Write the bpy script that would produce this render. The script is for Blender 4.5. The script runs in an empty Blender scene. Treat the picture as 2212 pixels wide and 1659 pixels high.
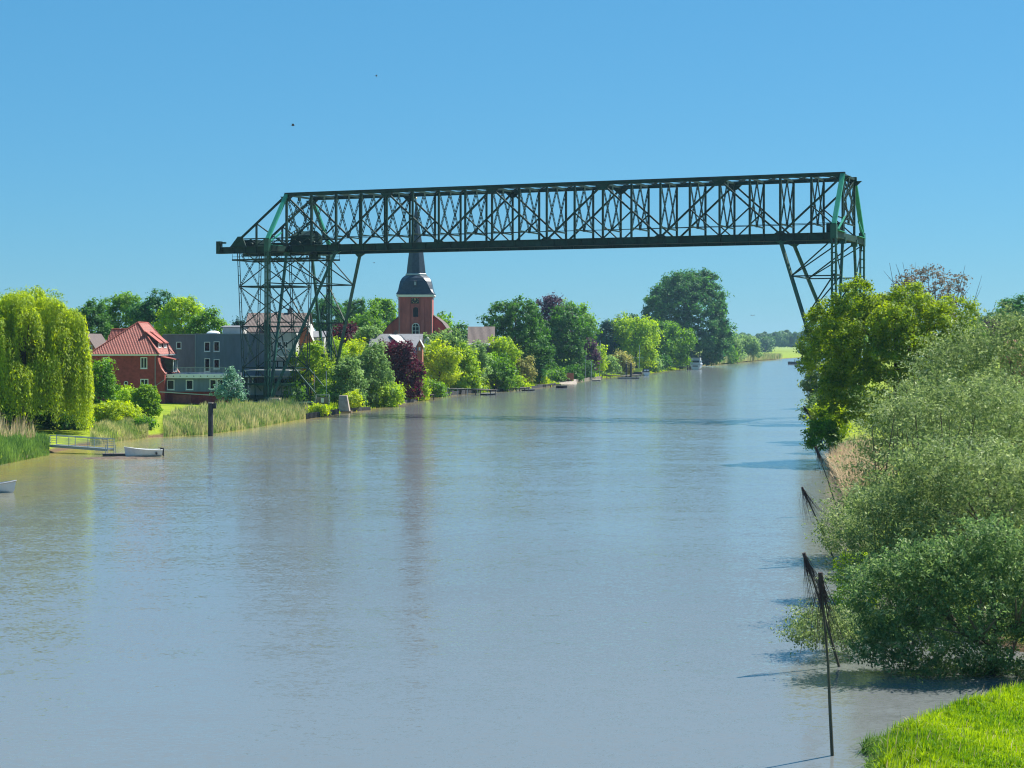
import bpy, math, random
import numpy as np
from mathutils import Vector, Matrix
R = math.radians
random.seed(7)
rng = np.random.default_rng(7)
scene = bpy.context.scene
COL = scene.collection

# ------------------------------------------------------------------ camera, sky, sun, exposure
CX, HY, F, H = 1106.0, 744.0, 3745.0, 12.0      # calibration of the photograph (2212 x 1659 grid)
cam_d = bpy.data.cameras.new('camera')
cam = bpy.data.objects.new('camera', cam_d); COL.objects.link(cam)
cam_d.sensor_width = 36.0
cam_d.lens = 36.0 * F / 2212.0
cam_d.shift_y = -(829.5 - HY) / 2212.0
cam_d.clip_start = 0.5
cam_d.clip_end = 20000
cam.location = (0, 0, H)
cam.rotation_euler = (R(90), 0, 0)
scene.camera = cam

SUN_EL, SUN_AZ = 53.0, 56.0                      # azimuth from +Y (view direction) towards +X (right)
world = bpy.data.worlds.new('World'); scene.world = world
world.use_nodes = True
nt = world.node_tree
for n in list(nt.nodes): nt.nodes.remove(n)
wo = nt.nodes.new('ShaderNodeOutputWorld'); bg = nt.nodes.new('ShaderNodeBackground')
sky = nt.nodes.new('ShaderNodeTexSky'); sky.sky_type = 'NISHITA'; sky.sun_disc = False
sky.sun_elevation = R(SUN_EL); sky.sun_rotation = R(SUN_AZ)
sky.altitude = 0; sky.air_density = 1.0; sky.dust_density = 0.0; sky.ozone_density = 3.0
tint = nt.nodes.new('ShaderNodeMix'); tint.data_type = 'RGBA'; tint.blend_type = 'MULTIPLY'; tint.inputs['Factor'].default_value = 1.0
tint.inputs['B'].default_value = (0.63, 0.96, 1.18, 1)          # clear deep blue air, the same all over the sky
nt.links.new(sky.outputs[0], tint.inputs['A'])
even = nt.nodes.new('ShaderNodeMix'); even.data_type = 'RGBA'; even.inputs['Factor'].default_value = 0.50
even.inputs['B'].default_value = (0.72, 4.35, 7.7, 1)
nt.links.new(tint.outputs['Result'], even.inputs['A'])
nt.links.new(even.outputs['Result'], bg.inputs['Color'])
bg.inputs['Strength'].default_value = 0.0515
nt.links.new(bg.outputs[0], wo.inputs['Surface'])

sd = bpy.data.lights.new('sun', 'SUN'); sd.energy = 4.9; sd.angle = R(0.53); sd.color = (1.0, 0.955, 0.87)
sun = bpy.data.objects.new('sun', sd); COL.objects.link(sun)
sv = Vector((math.cos(R(SUN_EL)) * math.sin(R(SUN_AZ)), math.cos(R(SUN_EL)) * math.cos(R(SUN_AZ)), math.sin(R(SUN_EL))))
sun.rotation_euler = sv.to_track_quat('Z', 'Y').to_euler()
sun.location = (60, 0, 90)
vs = scene.view_settings
scene.display_settings.display_device = 'sRGB'
vs.view_transform = 'Standard'; vs.look = 'None'; vs.exposure = 0.9; vs.gamma = 1.0; vs.use_curve_mapping = False
scene.cycles.max_bounces = 8
scene.cycles.diffuse_bounces = 4
scene.cycles.transmission_bounces = 6
scene.cycles.pixel_filter_type = 'BLACKMAN_HARRIS'
scene.cycles.filter_width = 1.15
scene.cycles.transparent_max_bounces = 8

# ------------------------------------------------------------------ helpers
def P(x, y, Y):
    return Vector(((x - CX) / F * Y, Y, H - (y - HY) / F * Y))
def PX(x, Y): return (x - CX) / F * Y
def PZ(y, Y): return H - (y - HY) / F * Y
def WP(x, y, z=0.0):
    Y = (H - z) * F / (y - HY)
    return Vector(((x - CX) / F * Y, Y, z))

def tag(o, label=None, cat=None, group=None, kind=None):
    if label: o['label'] = label
    if cat: o['category'] = cat
    if group: o['group'] = group
    if kind: o['kind'] = kind
    return o
def thing(name, label, cat, loc=(0, 0, 0), rz=0.0, group=None):
    o = bpy.data.objects.new(name, None); COL.objects.link(o)
    o.empty_display_size = 0.5
    o.location = loc; o.rotation_euler = (0, 0, rz)
    return tag(o, label, cat, group)
def link_mesh(name, me, parent=None, loc=None):
    o = bpy.data.objects.new(name, me); COL.objects.link(o)
    if parent is not None: o.parent = parent
    if loc is not None: o.location = loc
    return o

class MB:
    """collects faces; build() links them as ONE mesh object"""
    def __init__(s): s.v = []; s.f = []
    def add(s, vs_, fs):
        n = len(s.v); s.v.extend([tuple(p) for p in vs_]); s.f.extend([tuple(i + n for i in f) for f in fs]); return s
    def box(s, c, d, m=None):
        x, y, z = d[0] / 2, d[1] / 2, d[2] / 2
        vv = [Vector((a * x, b * y, e * z)) for a in (-1, 1) for b in (-1, 1) for e in (-1, 1)]
        if m is not None: vv = [m @ p for p in vv]
        vv = [p + Vector(c) for p in vv]
        return s.add(vv, [(0, 1, 3, 2), (4, 6, 7, 5), (0, 4, 5, 1), (2, 3, 7, 6), (0, 2, 6, 4), (1, 5, 7, 3)])
    def span(s, a, b):
        a, b = Vector(a), Vector(b)
        return s.box((a + b) / 2, (abs(b.x - a.x), abs(b.y - a.y), abs(b.z - a.z)))
    def beam(s, a, b, w, h, up=(0, 0, 1)):
        a, b = Vector(a), Vector(b); d = (b - a)
        if d.length < 1e-6: return s
        d.normalize(); u = Vector(up)
        if abs(d.dot(u)) > 0.99: u = Vector((0, 1, 0)) if abs(d.y) < .9 else Vector((1, 0, 0))
        x = d.cross(u).normalized(); y = x.cross(d).normalized()
        vv = []
        for p in (a, b):
            for i, j in ((-1, -1), (1, -1), (1, 1), (-1, 1)):
                vv.append(p + x * (i * w / 2) + y * (j * h / 2))
        return s.add(vv, [(0, 1, 2, 3), (7, 6, 5, 4), (0, 4, 5, 1), (1, 5, 6, 2), (2, 6, 7, 3), (3, 7, 4, 0)])
    def laced(s, a, b, w, c, step, up=(0, 0, 1), four=False, h=None, zig=False):
        """two (or four) chords of section c, set w apart, tied by battens every step"""
        a, b = Vector(a), Vector(b); d = b - a; L = d.length; d.normalize(); u = Vector(up)
        if abs(d.dot(u)) > 0.99: u = Vector((0, 1, 0))
        x = d.cross(u).normalized(); y = x.cross(d).normalized()
        h = h or w
        ys = (-h / 2, h / 2) if four else (0,)
        for j in ys:
            for i in (-w / 2, w / 2): s.beam(a + x * i + y * j, b + x * i + y * j, c, c, u)
        n = max(2, int(L / step))
        for k in range(n + 1):
            p = a + d * (L * k / n)
            q = a + d * (L * (k + 1) / n)
            for j in ys:
                if zig and k < n:
                    i = 1 if k % 2 else -1
                    s.beam(p + x * i * w / 2 + y * j, q - x * i * w / 2 + y * j, c * .8, c * .8, u)
                else:
                    s.beam(p - x * w / 2 + y * j, p + x * w / 2 + y * j, c * 1.6, c * .7, d)
            if four:
                for i in (-w / 2, w / 2):
                    s.beam(p + x * i - y * h / 2, p + x * i + y * h / 2, c * 1.6, c * .7, d)
        return s
    def cyl(s, a, b, r0, r1=None, n=8, caps=True):
        a, b = Vector(a), Vector(b); r1 = r0 if r1 is None else r1
        d = (b - a).normalized(); u = Vector((0, 0, 1)) if abs(d.z) < .95 else Vector((1, 0, 0))
        x = d.cross(u).normalized(); y = x.cross(d)
        vv = []
        for p, r in ((a, r0), (b, r1)):
            for k in range(n):
                t = 2 * math.pi * k / n; vv.append(p + x * (r * math.cos(t)) + y * (r * math.sin(t)))
        ff = [(k, (k + 1) % n, n + (k + 1) % n, n + k) for k in range(n)]
        if caps: ff += [tuple(range(n))[::-1], tuple(range(n, 2 * n))]
        return s.add(vv, ff)
    def tube(s, pts, rr, n=6):
        for i in range(len(pts) - 1): s.cyl(pts[i], pts[i + 1], rr[i], rr[i + 1], n, caps=(i == len(pts) - 2))
        return s
    def lathe(s, c, prof, n=12, ph=0.0, sx=1, sy=1):
        vv = []; c = Vector(c)
        for r, z in prof:
            for k in range(n):
                t = 2 * math.pi * (k + ph) / n; vv.append(c + Vector((r * math.cos(t) * sx, r * math.sin(t) * sy, z)))
        ff = []
        for i in range(len(prof) - 1):
            for k in range(n):
                ff.append((i * n + k, i * n + (k + 1) % n, (i + 1) * n + (k + 1) % n, (i + 1) * n + k))
        ff += [tuple(range(n))[::-1], tuple(range((len(prof) - 1) * n, len(prof) * n))]
        return s.add(vv, ff)
    def slab(s, poly, t):
        """polygon (3-D, planar) given thickness t downwards"""
        n = len(poly); a = [Vector(p) for p in poly]; b = [p - Vector((0, 0, t)) for p in a]
        ff = [tuple(range(n)), tuple(range(n, 2 * n))[::-1]] + [(i, n + i, n + (i + 1) % n, (i + 1) % n) for i in range(n)]
        return s.add(a + b, ff)
    def build(s, name, mat, parent=None, loc=None, smooth=False):
        me = bpy.data.meshes.new(name)
        vv = s.v if loc is None else [tuple(Vector(p) - Vector(loc)) for p in s.v]
        me.from_pydata(vv, [], s.f); me.materials.append(mat)
        if smooth: me.polygons.foreach_set('use_smooth', [True] * len(me.polygons))
        me.update()
        return link_mesh(name, me, parent, loc)

def np_quads(name, V, tint, mat, parent=None, nv=4):
    """V: (n, nv, 3) separate small faces"""
    n = V.shape[0]
    me = bpy.data.meshes.new(name)
    me.vertices.add(n * nv); me.vertices.foreach_set('co', V.reshape(-1).astype(np.float32))
    me.loops.add(n * nv); me.loops.foreach_set('vertex_index', np.arange(n * nv, dtype=np.int32))
    me.polygons.add(n); me.polygons.foreach_set('loop_start', np.arange(0, n * nv, nv, dtype=np.int32))
    at = me.attributes.new('tint', 'FLOAT', 'FACE'); at.data.foreach_set('value', tint.astype(np.float32))
    me.materials.append(mat); me.update(calc_edges=True)
    return link_mesh(name, me, parent)

# ------------------------------------------------------------------ materials
def newmat(name):
    m = bpy.data.materials.new(name); m.use_nodes = True; t = m.node_tree
    for n in list(t.nodes): t.nodes.remove(n)
    out = t.nodes.new('ShaderNodeOutputMaterial'); return m, t, out
def plain(name, col, rough=0.6, var=0.25, scale=0.6, metal=0.0, col2=None, bump=0.0, bscale=8.0, spec=0.5, stretch=(1, 1, 1)):
    m, t, out = newmat(name)
    b = t.nodes.new('ShaderNodeBsdfPrincipled'); b.inputs['Roughness'].default_value = rough; b.inputs['Metallic'].default_value = metal
    b.inputs['Specular IOR Level'].default_value = spec
    g = t.nodes.new('ShaderNodeNewGeometry'); mp = t.nodes.new('ShaderNodeMapping'); mp.inputs['Scale'].default_value = stretch
    t.links.new(g.outputs['Position'], mp.inputs['Vector'])
    nz = t.nodes.new('ShaderNodeTexNoise'); nz.inputs['Scale'].default_value = scale; nz.inputs['Detail'].default_value = 6; nz.inputs['Roughness'].default_value = .65
    t.links.new(mp.outputs[0], nz.inputs['Vector'])
    r = t.nodes.new('ShaderNodeValToRGB')
    c2 = col2 or tuple(c * (1 + var) for c in col)
    r.color_ramp.elements[0].position = 0.32; r.color_ramp.elements[1].position = 0.68
    r.color_ramp.elements[0].color = (*(c * (1 - var) for c in col), 1); r.color_ramp.elements[1].color = (*c2, 1)
    t.links.new(nz.outputs['Fac'], r.inputs[0]); t.links.new(r.outputs[0], b.inputs['Base Color'])
    if bump > 0:
        n2 = t.nodes.new('ShaderNodeTexNoise'); n2.inputs['Scale'].default_value = bscale; n2.inputs['Detail'].default_value = 4
        t.links.new(g.outputs['Position'], n2.inputs['Vector'])
        bp = t.nodes.new('ShaderNodeBump'); bp.inputs['Distance'].default_value = bump
        t.links.new(n2.outputs['Fac'], bp.inputs['Height']); t.links.new(bp.outputs[0], b.inputs['Normal'])
    t.links.new(b.outputs[0], out.inputs['Surface'])
    return m
def leafmat(name, dark, light, trans=0.38, gloss=0.06, pale=None):
    """leaf colour varies leaf by leaf; part of the light passes through"""
    m, t, out = newmat(name)
    a = t.nodes.new('ShaderNodeAttribute'); a.attribute_name = 'tint'
    r = t.nodes.new('ShaderNodeValToRGB')
    r.color_ramp.elements[0].color = (*dark, 1); r.color_ramp.elements[1].color = (*light, 1)
    r.color_ramp.elements[0].position = 0.1; r.color_ramp.elements[1].position = 0.85
    if pale:
        r.color_ramp.elements[1].position = 0.75
        e = r.color_ramp.elements.new(1.0); e.color = (*pale, 1)
    t.links.new(a.outputs['Fac'], r.inputs[0])
    d = t.nodes.new('ShaderNodeBsdfDiffuse'); tr = t.nodes.new('ShaderNodeBsdfTranslucent')
    hs = t.nodes.new('ShaderNodeHueSaturation'); hs.inputs['Hue'].default_value = 0.485; hs.inputs['Saturation'].default_value = 1.15; hs.inputs['Value'].default_value = 1.5
    t.links.new(r.outputs[0], d.inputs['Color']); t.links.new(r.outputs[0], hs.inputs['Color']); t.links.new(hs.outputs[0], tr.inputs['Color'])
    mx = t.nodes.new('ShaderNodeMixShader'); mx.inputs[0].default_value = trans
    t.links.new(d.outputs[0], mx.inputs[1]); t.links.new(tr.outputs[0], mx.inputs[2])
    gl = t.nodes.new('ShaderNodeBsdfGlossy'); gl.inputs['Roughness'].default_value = 0.55; gl.inputs['Color'].default_value = (.8, .9, .8, 1)
    m2 = t.nodes.new('ShaderNodeMixShader'); m2.inputs[0].default_value = gloss * .4
    t.links.new(mx.outputs[0], m2.inputs[1]); t.links.new(gl.outputs[0], m2.inputs[2]); t.links.new(m2.outputs[0], out.inputs['Surface'])
    return m

M = {}
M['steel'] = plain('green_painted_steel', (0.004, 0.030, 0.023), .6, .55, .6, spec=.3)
M['steel_part_lit'] = plain('part_lit_green_steel', (0.008, 0.070, 0.048), .5, .4, .7)  # same bridge paint, lightened: sunlight on legs and ferry deck put into the colour
M['steel_sunlit'] = plain('sunlit_green_steel', (0.03, 0.27, 0.17), .4, .15, 2)  # same bridge paint, brightened to carry the sun on portal struts and brackets
M['concrete'] = plain('weathered_concrete', (0.36, 0.30, 0.25), .9, .3, 1.2, bump=.03)
M['bark'] = plain('bark', (0.07, 0.052, 0.035), .95, .35, 3, bump=.03, bscale=12)
M['paletwig'] = plain('pale_bark', (0.12, 0.11, 0.07), .9, .3, 3)
M['red_brick'] = plain('dark_red_brick', (0.28, 0.045, 0.040), .85, .3, 1.6, bump=.01, bscale=14)
M['church_brick'] = plain('church_brick', (0.40, 0.105, 0.09), .9, .28, .8, stretch=(1, 1, .25), bump=.01)
M['red_tile'] = plain('red_clay_tile', (0.36, 0.08, 0.055), .6, .3, 1.6)
M['brown_tile'] = plain('brown_concrete_tile', (0.12, 0.085, 0.075), .7, .25, 2)
M['grey_tile'] = plain('grey_slate', (0.20, 0.20, 0.21), .6, .2, 2)
M['slate'] = plain('dark_blue_slate', (0.03, 0.045, 0.065), .38, .3, 1.5)
M['white'] = plain('white_paint', (0.75, 0.75, 0.73), .5, .06, 2)
M['offwhite'] = plain('offwhite_render', (0.5, 0.49, 0.46), .7, .12, 1)
M['grey_panel'] = plain('blue_grey_render', (0.125, 0.165, 0.205), .8, .16, 1.1, stretch=(1, 1, .22))
M['purple_panel'] = plain('purple_grey_render', (0.17, 0.14, 0.18), .8, .16, 1.1, stretch=(1, 1, .22))
M['orange_brick'] = plain('orange_brick', (0.38, 0.13, 0.07), .85, .25, 1.5)
M['rail'] = plain('galvanised_rail', (0.32, 0.36, 0.38), .4, .1, 3, metal=.3)
M['wood'] = plain('weathered_wood', (0.20, 0.17, 0.14), .85, .35, 2.5, stretch=(1, 1, .3))
M['darkwood'] = plain('tarred_timber', (0.035, 0.035, 0.04), .75, .4, 2.5, bump=.02)
M['hull_white'] = plain('white_gelcoat', (0.62, 0.63, 0.63), .3, .05, 1)
M['hull_grey'] = plain('grey_gelcoat', (0.36, 0.37, 0.38), .4, .08, 1)
M['hull_dark'] = plain('dark_hull', (0.03, 0.035, 0.045), .45, .2, 1)
M['black'] = plain('black_rubber', (0.015, 0.015, 0.018), .5, .1, 2)
M['mud'] = plain('wet_mud', (0.14, 0.095, 0.06), .5, .35, 1.5, bump=.06, bscale=3)
M['yellow'] = plain('yellow_green_canvas', (0.52, 0.58, 0.04), .6, .1, 2)
M['gold'] = plain('gilt', (0.55, 0.42, 0.15), .4, .1, 2)
M['twig'] = plain('brush_twigs', (0.055, 0.035, 0.035), .9, .3, 5)
M['pole'] = plain('pole_wood', (0.075, 0.075, 0.05), .8, .35, 2, stretch=(1, 1, .3))
M['feather'] = plain('grey_feathers', (0.45, 0.43, 0.41), .8, .15, 20)
def glassm():
    m, t, out = newmat('window_glass')
    b = t.nodes.new('ShaderNodeBsdfPrincipled'); b.inputs['Base Color'].default_value = (.012, .016, .02, 1); b.inputs['Roughness'].default_value = .12; b.inputs['Specular IOR Level'].default_value = .25
    t.links.new(b.outputs[0], out.inputs['Surface']); return m
M['glass'] = glassm()
def balglass():
    m, t, out = newmat('balcony_glass')
    b = t.nodes.new('ShaderNodeBsdfPrincipled'); b.inputs['Base Color'].default_value = (.30, .42, .44, 1); b.inputs['Roughness'].default_value = .15
    b.inputs['Alpha'].default_value = .6
    t.links.new(b.outputs[0], out.inputs['Surface']); return m
M['balglass'] = balglass()

L = {}
L['willow'] = leafmat('willow_leaves', (0.168, 0.269, 0.013), (0.493, 0.605, 0.025), 0.60)
L['mid'] = leafmat('broad_leaves_mid', (0.056, 0.157, 0.020), (0.190, 0.370, 0.039), 0.52)
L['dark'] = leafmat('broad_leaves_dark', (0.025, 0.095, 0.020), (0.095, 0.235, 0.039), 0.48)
L['deep'] = leafmat('broad_leaves_deep', (.022, .10, .038), (.095, .24, .055), .5)
L['bright'] = leafmat('broad_leaves_bright', (0.134, 0.269, 0.016), (0.403, 0.560, 0.029), 0.56)
L['lime'] = leafmat('lime_leaves', (0.202, 0.314, 0.013), (0.493, 0.605, 0.028), 0.56)
L['sage'] = leafmat('pale_willow_leaves', (0.095, 0.185, 0.056), (0.263, 0.403, 0.140), 0.52, .04)
L['silver'] = leafmat('silver_willow_leaves', (.060, .115, .035), (.27, .35, .14), .48, .06, (.50, .54, .37))
L['silverdark'] = leafmat('darkened_willow_leaves', (.050, .12, .048), (.18, .28, .10), .48, .05, (.42, .48, .30))  # silver leaves made darker: shade on the nearest willow is in this colour
L['copper'] = leafmat('copper_beech_leaves', (0.028, 0.008, 0.016), (0.142, 0.020, 0.038), 0.40)
L['purple'] = leafmat('purple_beech_leaves', (0.041, 0.022, 0.041), (0.112, 0.053, 0.084), 0.35)
L['cedar'] = leafmat('blue_green_needles', (0.026, 0.071, 0.063), (0.066, 0.149, 0.115), 0.25)
L['pine'] = leafmat('pale_blue_needles', (0.093, 0.206, 0.158), (0.243, 0.411, 0.280), 0.30)
L['hedge'] = leafmat('clipped_hedge_leaves', (0.056, 0.168, 0.009), (0.291, 0.470, 0.013), 0.52)
L['maple'] = leafmat('maple_leaves', (.070, .15, .016), (.29, .39, .032), .56)
L['reddish'] = leafmat('reddish_young_leaves', (.085, .06, .06), (.20, .17, .12), .35)
L['olive'] = leafmat('olive_leaves', (0.158, 0.187, 0.055), (0.373, 0.354, 0.112), 0.45)
L['far'] = leafmat('distant_leaves', (0.045, 0.123, 0.039), (0.123, 0.224, 0.062), 0.40)
L['reed'] = leafmat('reed_blades', (0.112, 0.213, 0.056), (0.448, 0.426, 0.213), 0.48)
L['reedgreen'] = leafmat('green_reed_blades', (0.064, 0.142, 0.038), (0.180, 0.297, 0.077), 0.45)
L['reedtan'] = leafmat('dry_reed_stalks', (.34, .26, .15), (.64, .53, .34), .4)
L['grass'] = leafmat('lawn_grass_blades', (.09, .23, .010), (.34, .48, .022), .5)

# ------------------------------------------------------------------ terrain and water
XLp = [(-400, -75), (0, -58), (150, -52), (169, -50.5), (186, -49.5), (205, -49), (223, -46.2), (229, -40.5), (248, -36.5), (279, -33), (304, -29.6), (319, -26.5), (351, -23.4), (375, -19.7), (409, -15.7), (428, -10.7), (443, -2.8), (483, 7.3), (529, 15.3), (586, 25.2), (656, 40.8), (725, 58), (832, 80), (1045, 126), (1322, 194), (1800, 330), (2150, 900), (2400, 4000)]
XRp = [(-400, -20), (0, 7.5), (40, 9.0), (48, 9.1), (51, 9.9), (53.5, 11.7), (56, 14.3), (58.5, 17.4), (61, 21.0), (64, 22), (68, 18.5), (80, 17.5), (100, 19), (134, 25.5), (180, 32), (208, 37), (330, 57), (802, 140), (1250, 230), (1500, 420), (1700, 1000), (2000, 4500)]
def xl(Y): return np.interp(Y, [p[0] for p in XLp], [p[1] for p in XLp])
def xr(Y): return np.interp(Y, [p[0] for p in XRp], [p[1] for p in XRp])
def ground_z(X, Y):
    X = np.asarray(X, float); Y = np.asarray(Y, float)
    l, r = xl(Y), xr(Y)
    # distance from the bank, allowing for its slope
    dl = (l - X) * .75; dr = (X - r) * .85
    d = np.maximum(dl, dr)
    farm = (Y - 2080) * 1.0
    d = np.maximum(d, farm)
    w = 1.5 + np.clip(Y, 0, 400) / 200
    t = np.clip((d + w * .6) / (w * 1.9), 0, 1)
    z = -1.2 + (t * t * (3 - 2 * t)) * 2.0
    z = z + np.clip(d - 3, 0, 25) * .055
    z = z + np.clip(d, 0, 3) / 3 * (.12 * np.sin(X * .31 + Y * .05) * np.sin(Y * .23))
    return z
def gz(X, Y): return float(ground_z(X, Y))

def ground_mat():
    m, t, out = newmat('meadow_and_mud')
    g = t.nodes.new('ShaderNodeNewGeometry'); sp = t.nodes.new('ShaderNodeSeparateXYZ'); t.links.new(g.outputs['Position'], sp.inputs[0])
    nz = t.nodes.new('ShaderNodeTexNoise'); nz.inputs['Scale'].default_value = .35; nz.inputs['Detail'].default_value = 8; nz.inputs['Roughness'].default_value = .7
    t.links.new(g.outputs['Position'], nz.inputs['Vector'])
    r = t.nodes.new('ShaderNodeValToRGB'); r.color_ramp.elements[0].color = (.13, .20, .012, 1); r.color_ramp.elements[1].color = (.30, .36, .02, 1)
    r.color_ramp.elements[0].position = .3; r.color_ramp.elements[1].position = .7
    t.links.new(nz.outputs['Fac'], r.inputs[0])
    ad = t.nodes.new('ShaderNodeMath'); ad.operation = 'MULTIPLY_ADD'; ad.inputs[1].default_value = .35
    t.links.new(nz.outputs['Fac'], ad.inputs[0]); t.links.new(sp.outputs['Z'], ad.inputs[2])
    r2 = t.nodes.new('ShaderNodeMapRange'); r2.inputs['From Min'].default_value = .38; r2.inputs['From Max'].default_value = .62
    t.links.new(ad.outputs[0], r2.inputs['Value'])
    mx = t.nodes.new('ShaderNodeMix'); mx.data_type = 'RGBA'; mx.inputs['A'].default_value = (.13, .085, .045, 1)
    t.links.new(r2.outputs[0], mx.inputs['Factor']); t.links.new(r.outputs[0], mx.inputs['B'])
    b = t.nodes.new('ShaderNodeBsdfPrincipled'); b.inputs['Roughness'].default_value = .95; b.inputs['Specular IOR Level'].default_value = .2
    t.links.new(mx.outputs['Result'], b.inputs['Base Color'])
    bp = t.nodes.new('ShaderNodeBump'); bp.inputs['Distance'].default_value = .15; n2 = t.nodes.new('ShaderNodeTexNoise'); n2.inputs['Scale'].default_value = 3; n2.inputs['Detail'].default_value = 5
    t.links.new(g.outputs['Position'], n2.inputs['Vector']); t.links.new(n2.outputs['Fac'], bp.inputs['Height']); t.links.new(bp.outputs[0], b.inputs['Normal'])
    t.links.new(b.outputs[0], out.inputs['Surface']); return m
def terrain():
    a = np.concatenate([np.arange(-180, -24, 4.0), np.arange(-24, 24, .14), np.arange(24, 180.1, 4.0)])
    rr = np.concatenate([[0.0, 8, 16, 24, 32, 38], 42 * 1.0165 ** np.arange(0, 248), [2900, 3600, 5000, 8000, 12000]])
    A, RR = np.meshgrid(np.radians(a), rr)
    X = RR * np.sin(A); Y = RR * np.cos(A); Z = ground_z(X, Y)
    V = np.stack([X, Y, Z], -1).reshape(-1, 3); na, nr = len(a), len(rr)
    i, j = np.meshgrid(np.arange(nr - 1), np.arange(na - 1), indexing='ij')
    q = np.stack([i * na + j, i * na + j + 1, (i + 1) * na + j + 1, (i + 1) * na + j], -1).reshape(-1, 4)[:, ::-1]
    me = bpy.data.meshes.new('ground'); n = len(q)
    me.vertices.add(len(V)); me.vertices.foreach_set('co', V.reshape(-1))
    me.loops.add(n * 4); me.loops.foreach_set('vertex_index', q.reshape(-1).astype(np.int32))
    me.polygons.add(n); me.polygons.foreach_set('loop_start', np.arange(0, 4 * n, 4, dtype=np.int32)); me.polygons.foreach_set('use_smooth', np.ones(n, bool))
    me.materials.append(ground_mat()); me.update(calc_edges=True)
    o = link_mesh('ground', me); tag(o, 'grassy river banks and meadow with muddy edges', kind='structure')
terrain()

def water_mat():
    m, t, out = newmat('muddy_river_water')
    g = t.nodes.new('ShaderNodeNewGeometry')
    def noise(sc, stretch, det=2, rough=.5, dist=0):
        mp = t.nodes.new('ShaderNodeMapping'); mp.inputs['Scale'].default_value = stretch; t.links.new(g.outputs['Position'], mp.inputs['Vector'])
        n = t.nodes.new('ShaderNodeTexNoise'); n.inputs['Scale'].default_value = sc; n.inputs['Detail'].default_value = det; n.inputs['Roughness'].default_value = rough; n.inputs['Distortion'].default_value = dist
        t.links.new(mp.outputs[0], n.inputs['Vector']); return n
    def vsub(n, amp):
        s = t.nodes.new('ShaderNodeVectorMath'); s.operation = 'SUBTRACT'; s.inputs[1].default_value = (.5, .5, .5); t.links.new(n.outputs['Color'], s.inputs[0])
        k = t.nodes.new('ShaderNodeVectorMath'); k.operation = 'MULTIPLY'; k.inputs[1].default_value = amp; t.links.new(s.outputs[0], k.inputs[0]); return k
    big = noise(.05, (.45, 1.0, 1), 5, .65)
    ar = t.nodes.new('ShaderNodeMapRange'); ar.inputs['From Min'].default_value = .35; ar.inputs['From Max'].default_value = .68; ar.inputs['To Min'].default_value = .5; ar.inputs['To Max'].default_value = 1.3
    t.links.new(big.outputs['Fac'], ar.inputs['Value'])
    a = vsub(noise(5.0, (1, 1.7, 1), 2, .6, .4), (.20, .34, 0)); b = vsub(noise(1.1, (1, 1.6, 1), 2, .55, .3), (.085, .13, 0)); c = vsub(noise(.22, (.45, 1.3, 1), 3, .6), (.05, .09, 0))
    s1 = t.nodes.new('ShaderNodeVectorMath'); s1.operation = 'ADD'; t.links.new(a.outputs[0], s1.inputs[0]); t.links.new(b.outputs[0], s1.inputs[1])
    s2 = t.nodes.new('ShaderNodeVectorMath'); s2.operation = 'ADD'; t.links.new(s1.outputs[0], s2.inputs[0]); t.links.new(c.outputs[0], s2.inputs[1])
    sc = t.nodes.new('ShaderNodeVectorMath'); sc.operation = 'SCALE'; t.links.new(s2.outputs[0], sc.inputs[0]); t.links.new(ar.outputs[0], sc.inputs['Scale'])
    s3 = t.nodes.new('ShaderNodeVectorMath'); s3.operation = 'ADD'; s3.inputs[1].default_value = (0, 0, 1); t.links.new(sc.outputs[0], s3.inputs[0])
    nn = t.nodes.new('ShaderNodeVectorMath'); nn.operation = 'NORMALIZE'; t.links.new(s3.outputs[0], nn.inputs[0])
    p = t.nodes.new('ShaderNodeBsdfPrincipled'); p.inputs['Roughness'].default_value = .12; p.inputs['IOR'].default_value = 1.45
    silt = noise(.02, (1, .6, 1), 4, .6)
    r = t.nodes.new('ShaderNodeValToRGB'); r.color_ramp.elements[0].color = (.130, .150, .160, 1); r.color_ramp.elements[1].color = (.175, .18, .17, 1)
    t.links.new(silt.outputs['Fac'], r.inputs[0])
    sh = t.nodes.new('ShaderNodeAttribute'); sh.attribute_name = 'shallow'        # silt stirred up over the mud banks
    mu = t.nodes.new('ShaderNodeMath'); mu.operation = 'MULTIPLY'; t.links.new(sh.outputs['Fac'], mu.inputs[0])
    sr = t.nodes.new('ShaderNodeMapRange'); sr.inputs['From Min'].default_value = .3; sr.inputs['From Max'].default_value = .6; sr.inputs['To Min'].default_value = .35
    sn = noise(.11, (1, .6, 1), 4, .6); t.links.new(sn.outputs['Fac'], sr.inputs['Value']); t.links.new(sr.outputs[0], mu.inputs[1])
    sm = t.nodes.new('ShaderNodeMix'); sm.data_type = 'RGBA'; sm.inputs['B'].default_value = (.30, .235, .07, 1)
    t.links.new(mu.outputs[0], sm.inputs['Factor']); t.links.new(r.outputs[0], sm.inputs['A']); t.links.new(sm.outputs['Result'], p.inputs['Base Color'])
    t.links.new(nn.outputs[0], p.inputs['Normal']); t.links.new(p.outputs[0], out.inputs['Surface']); return m
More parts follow.
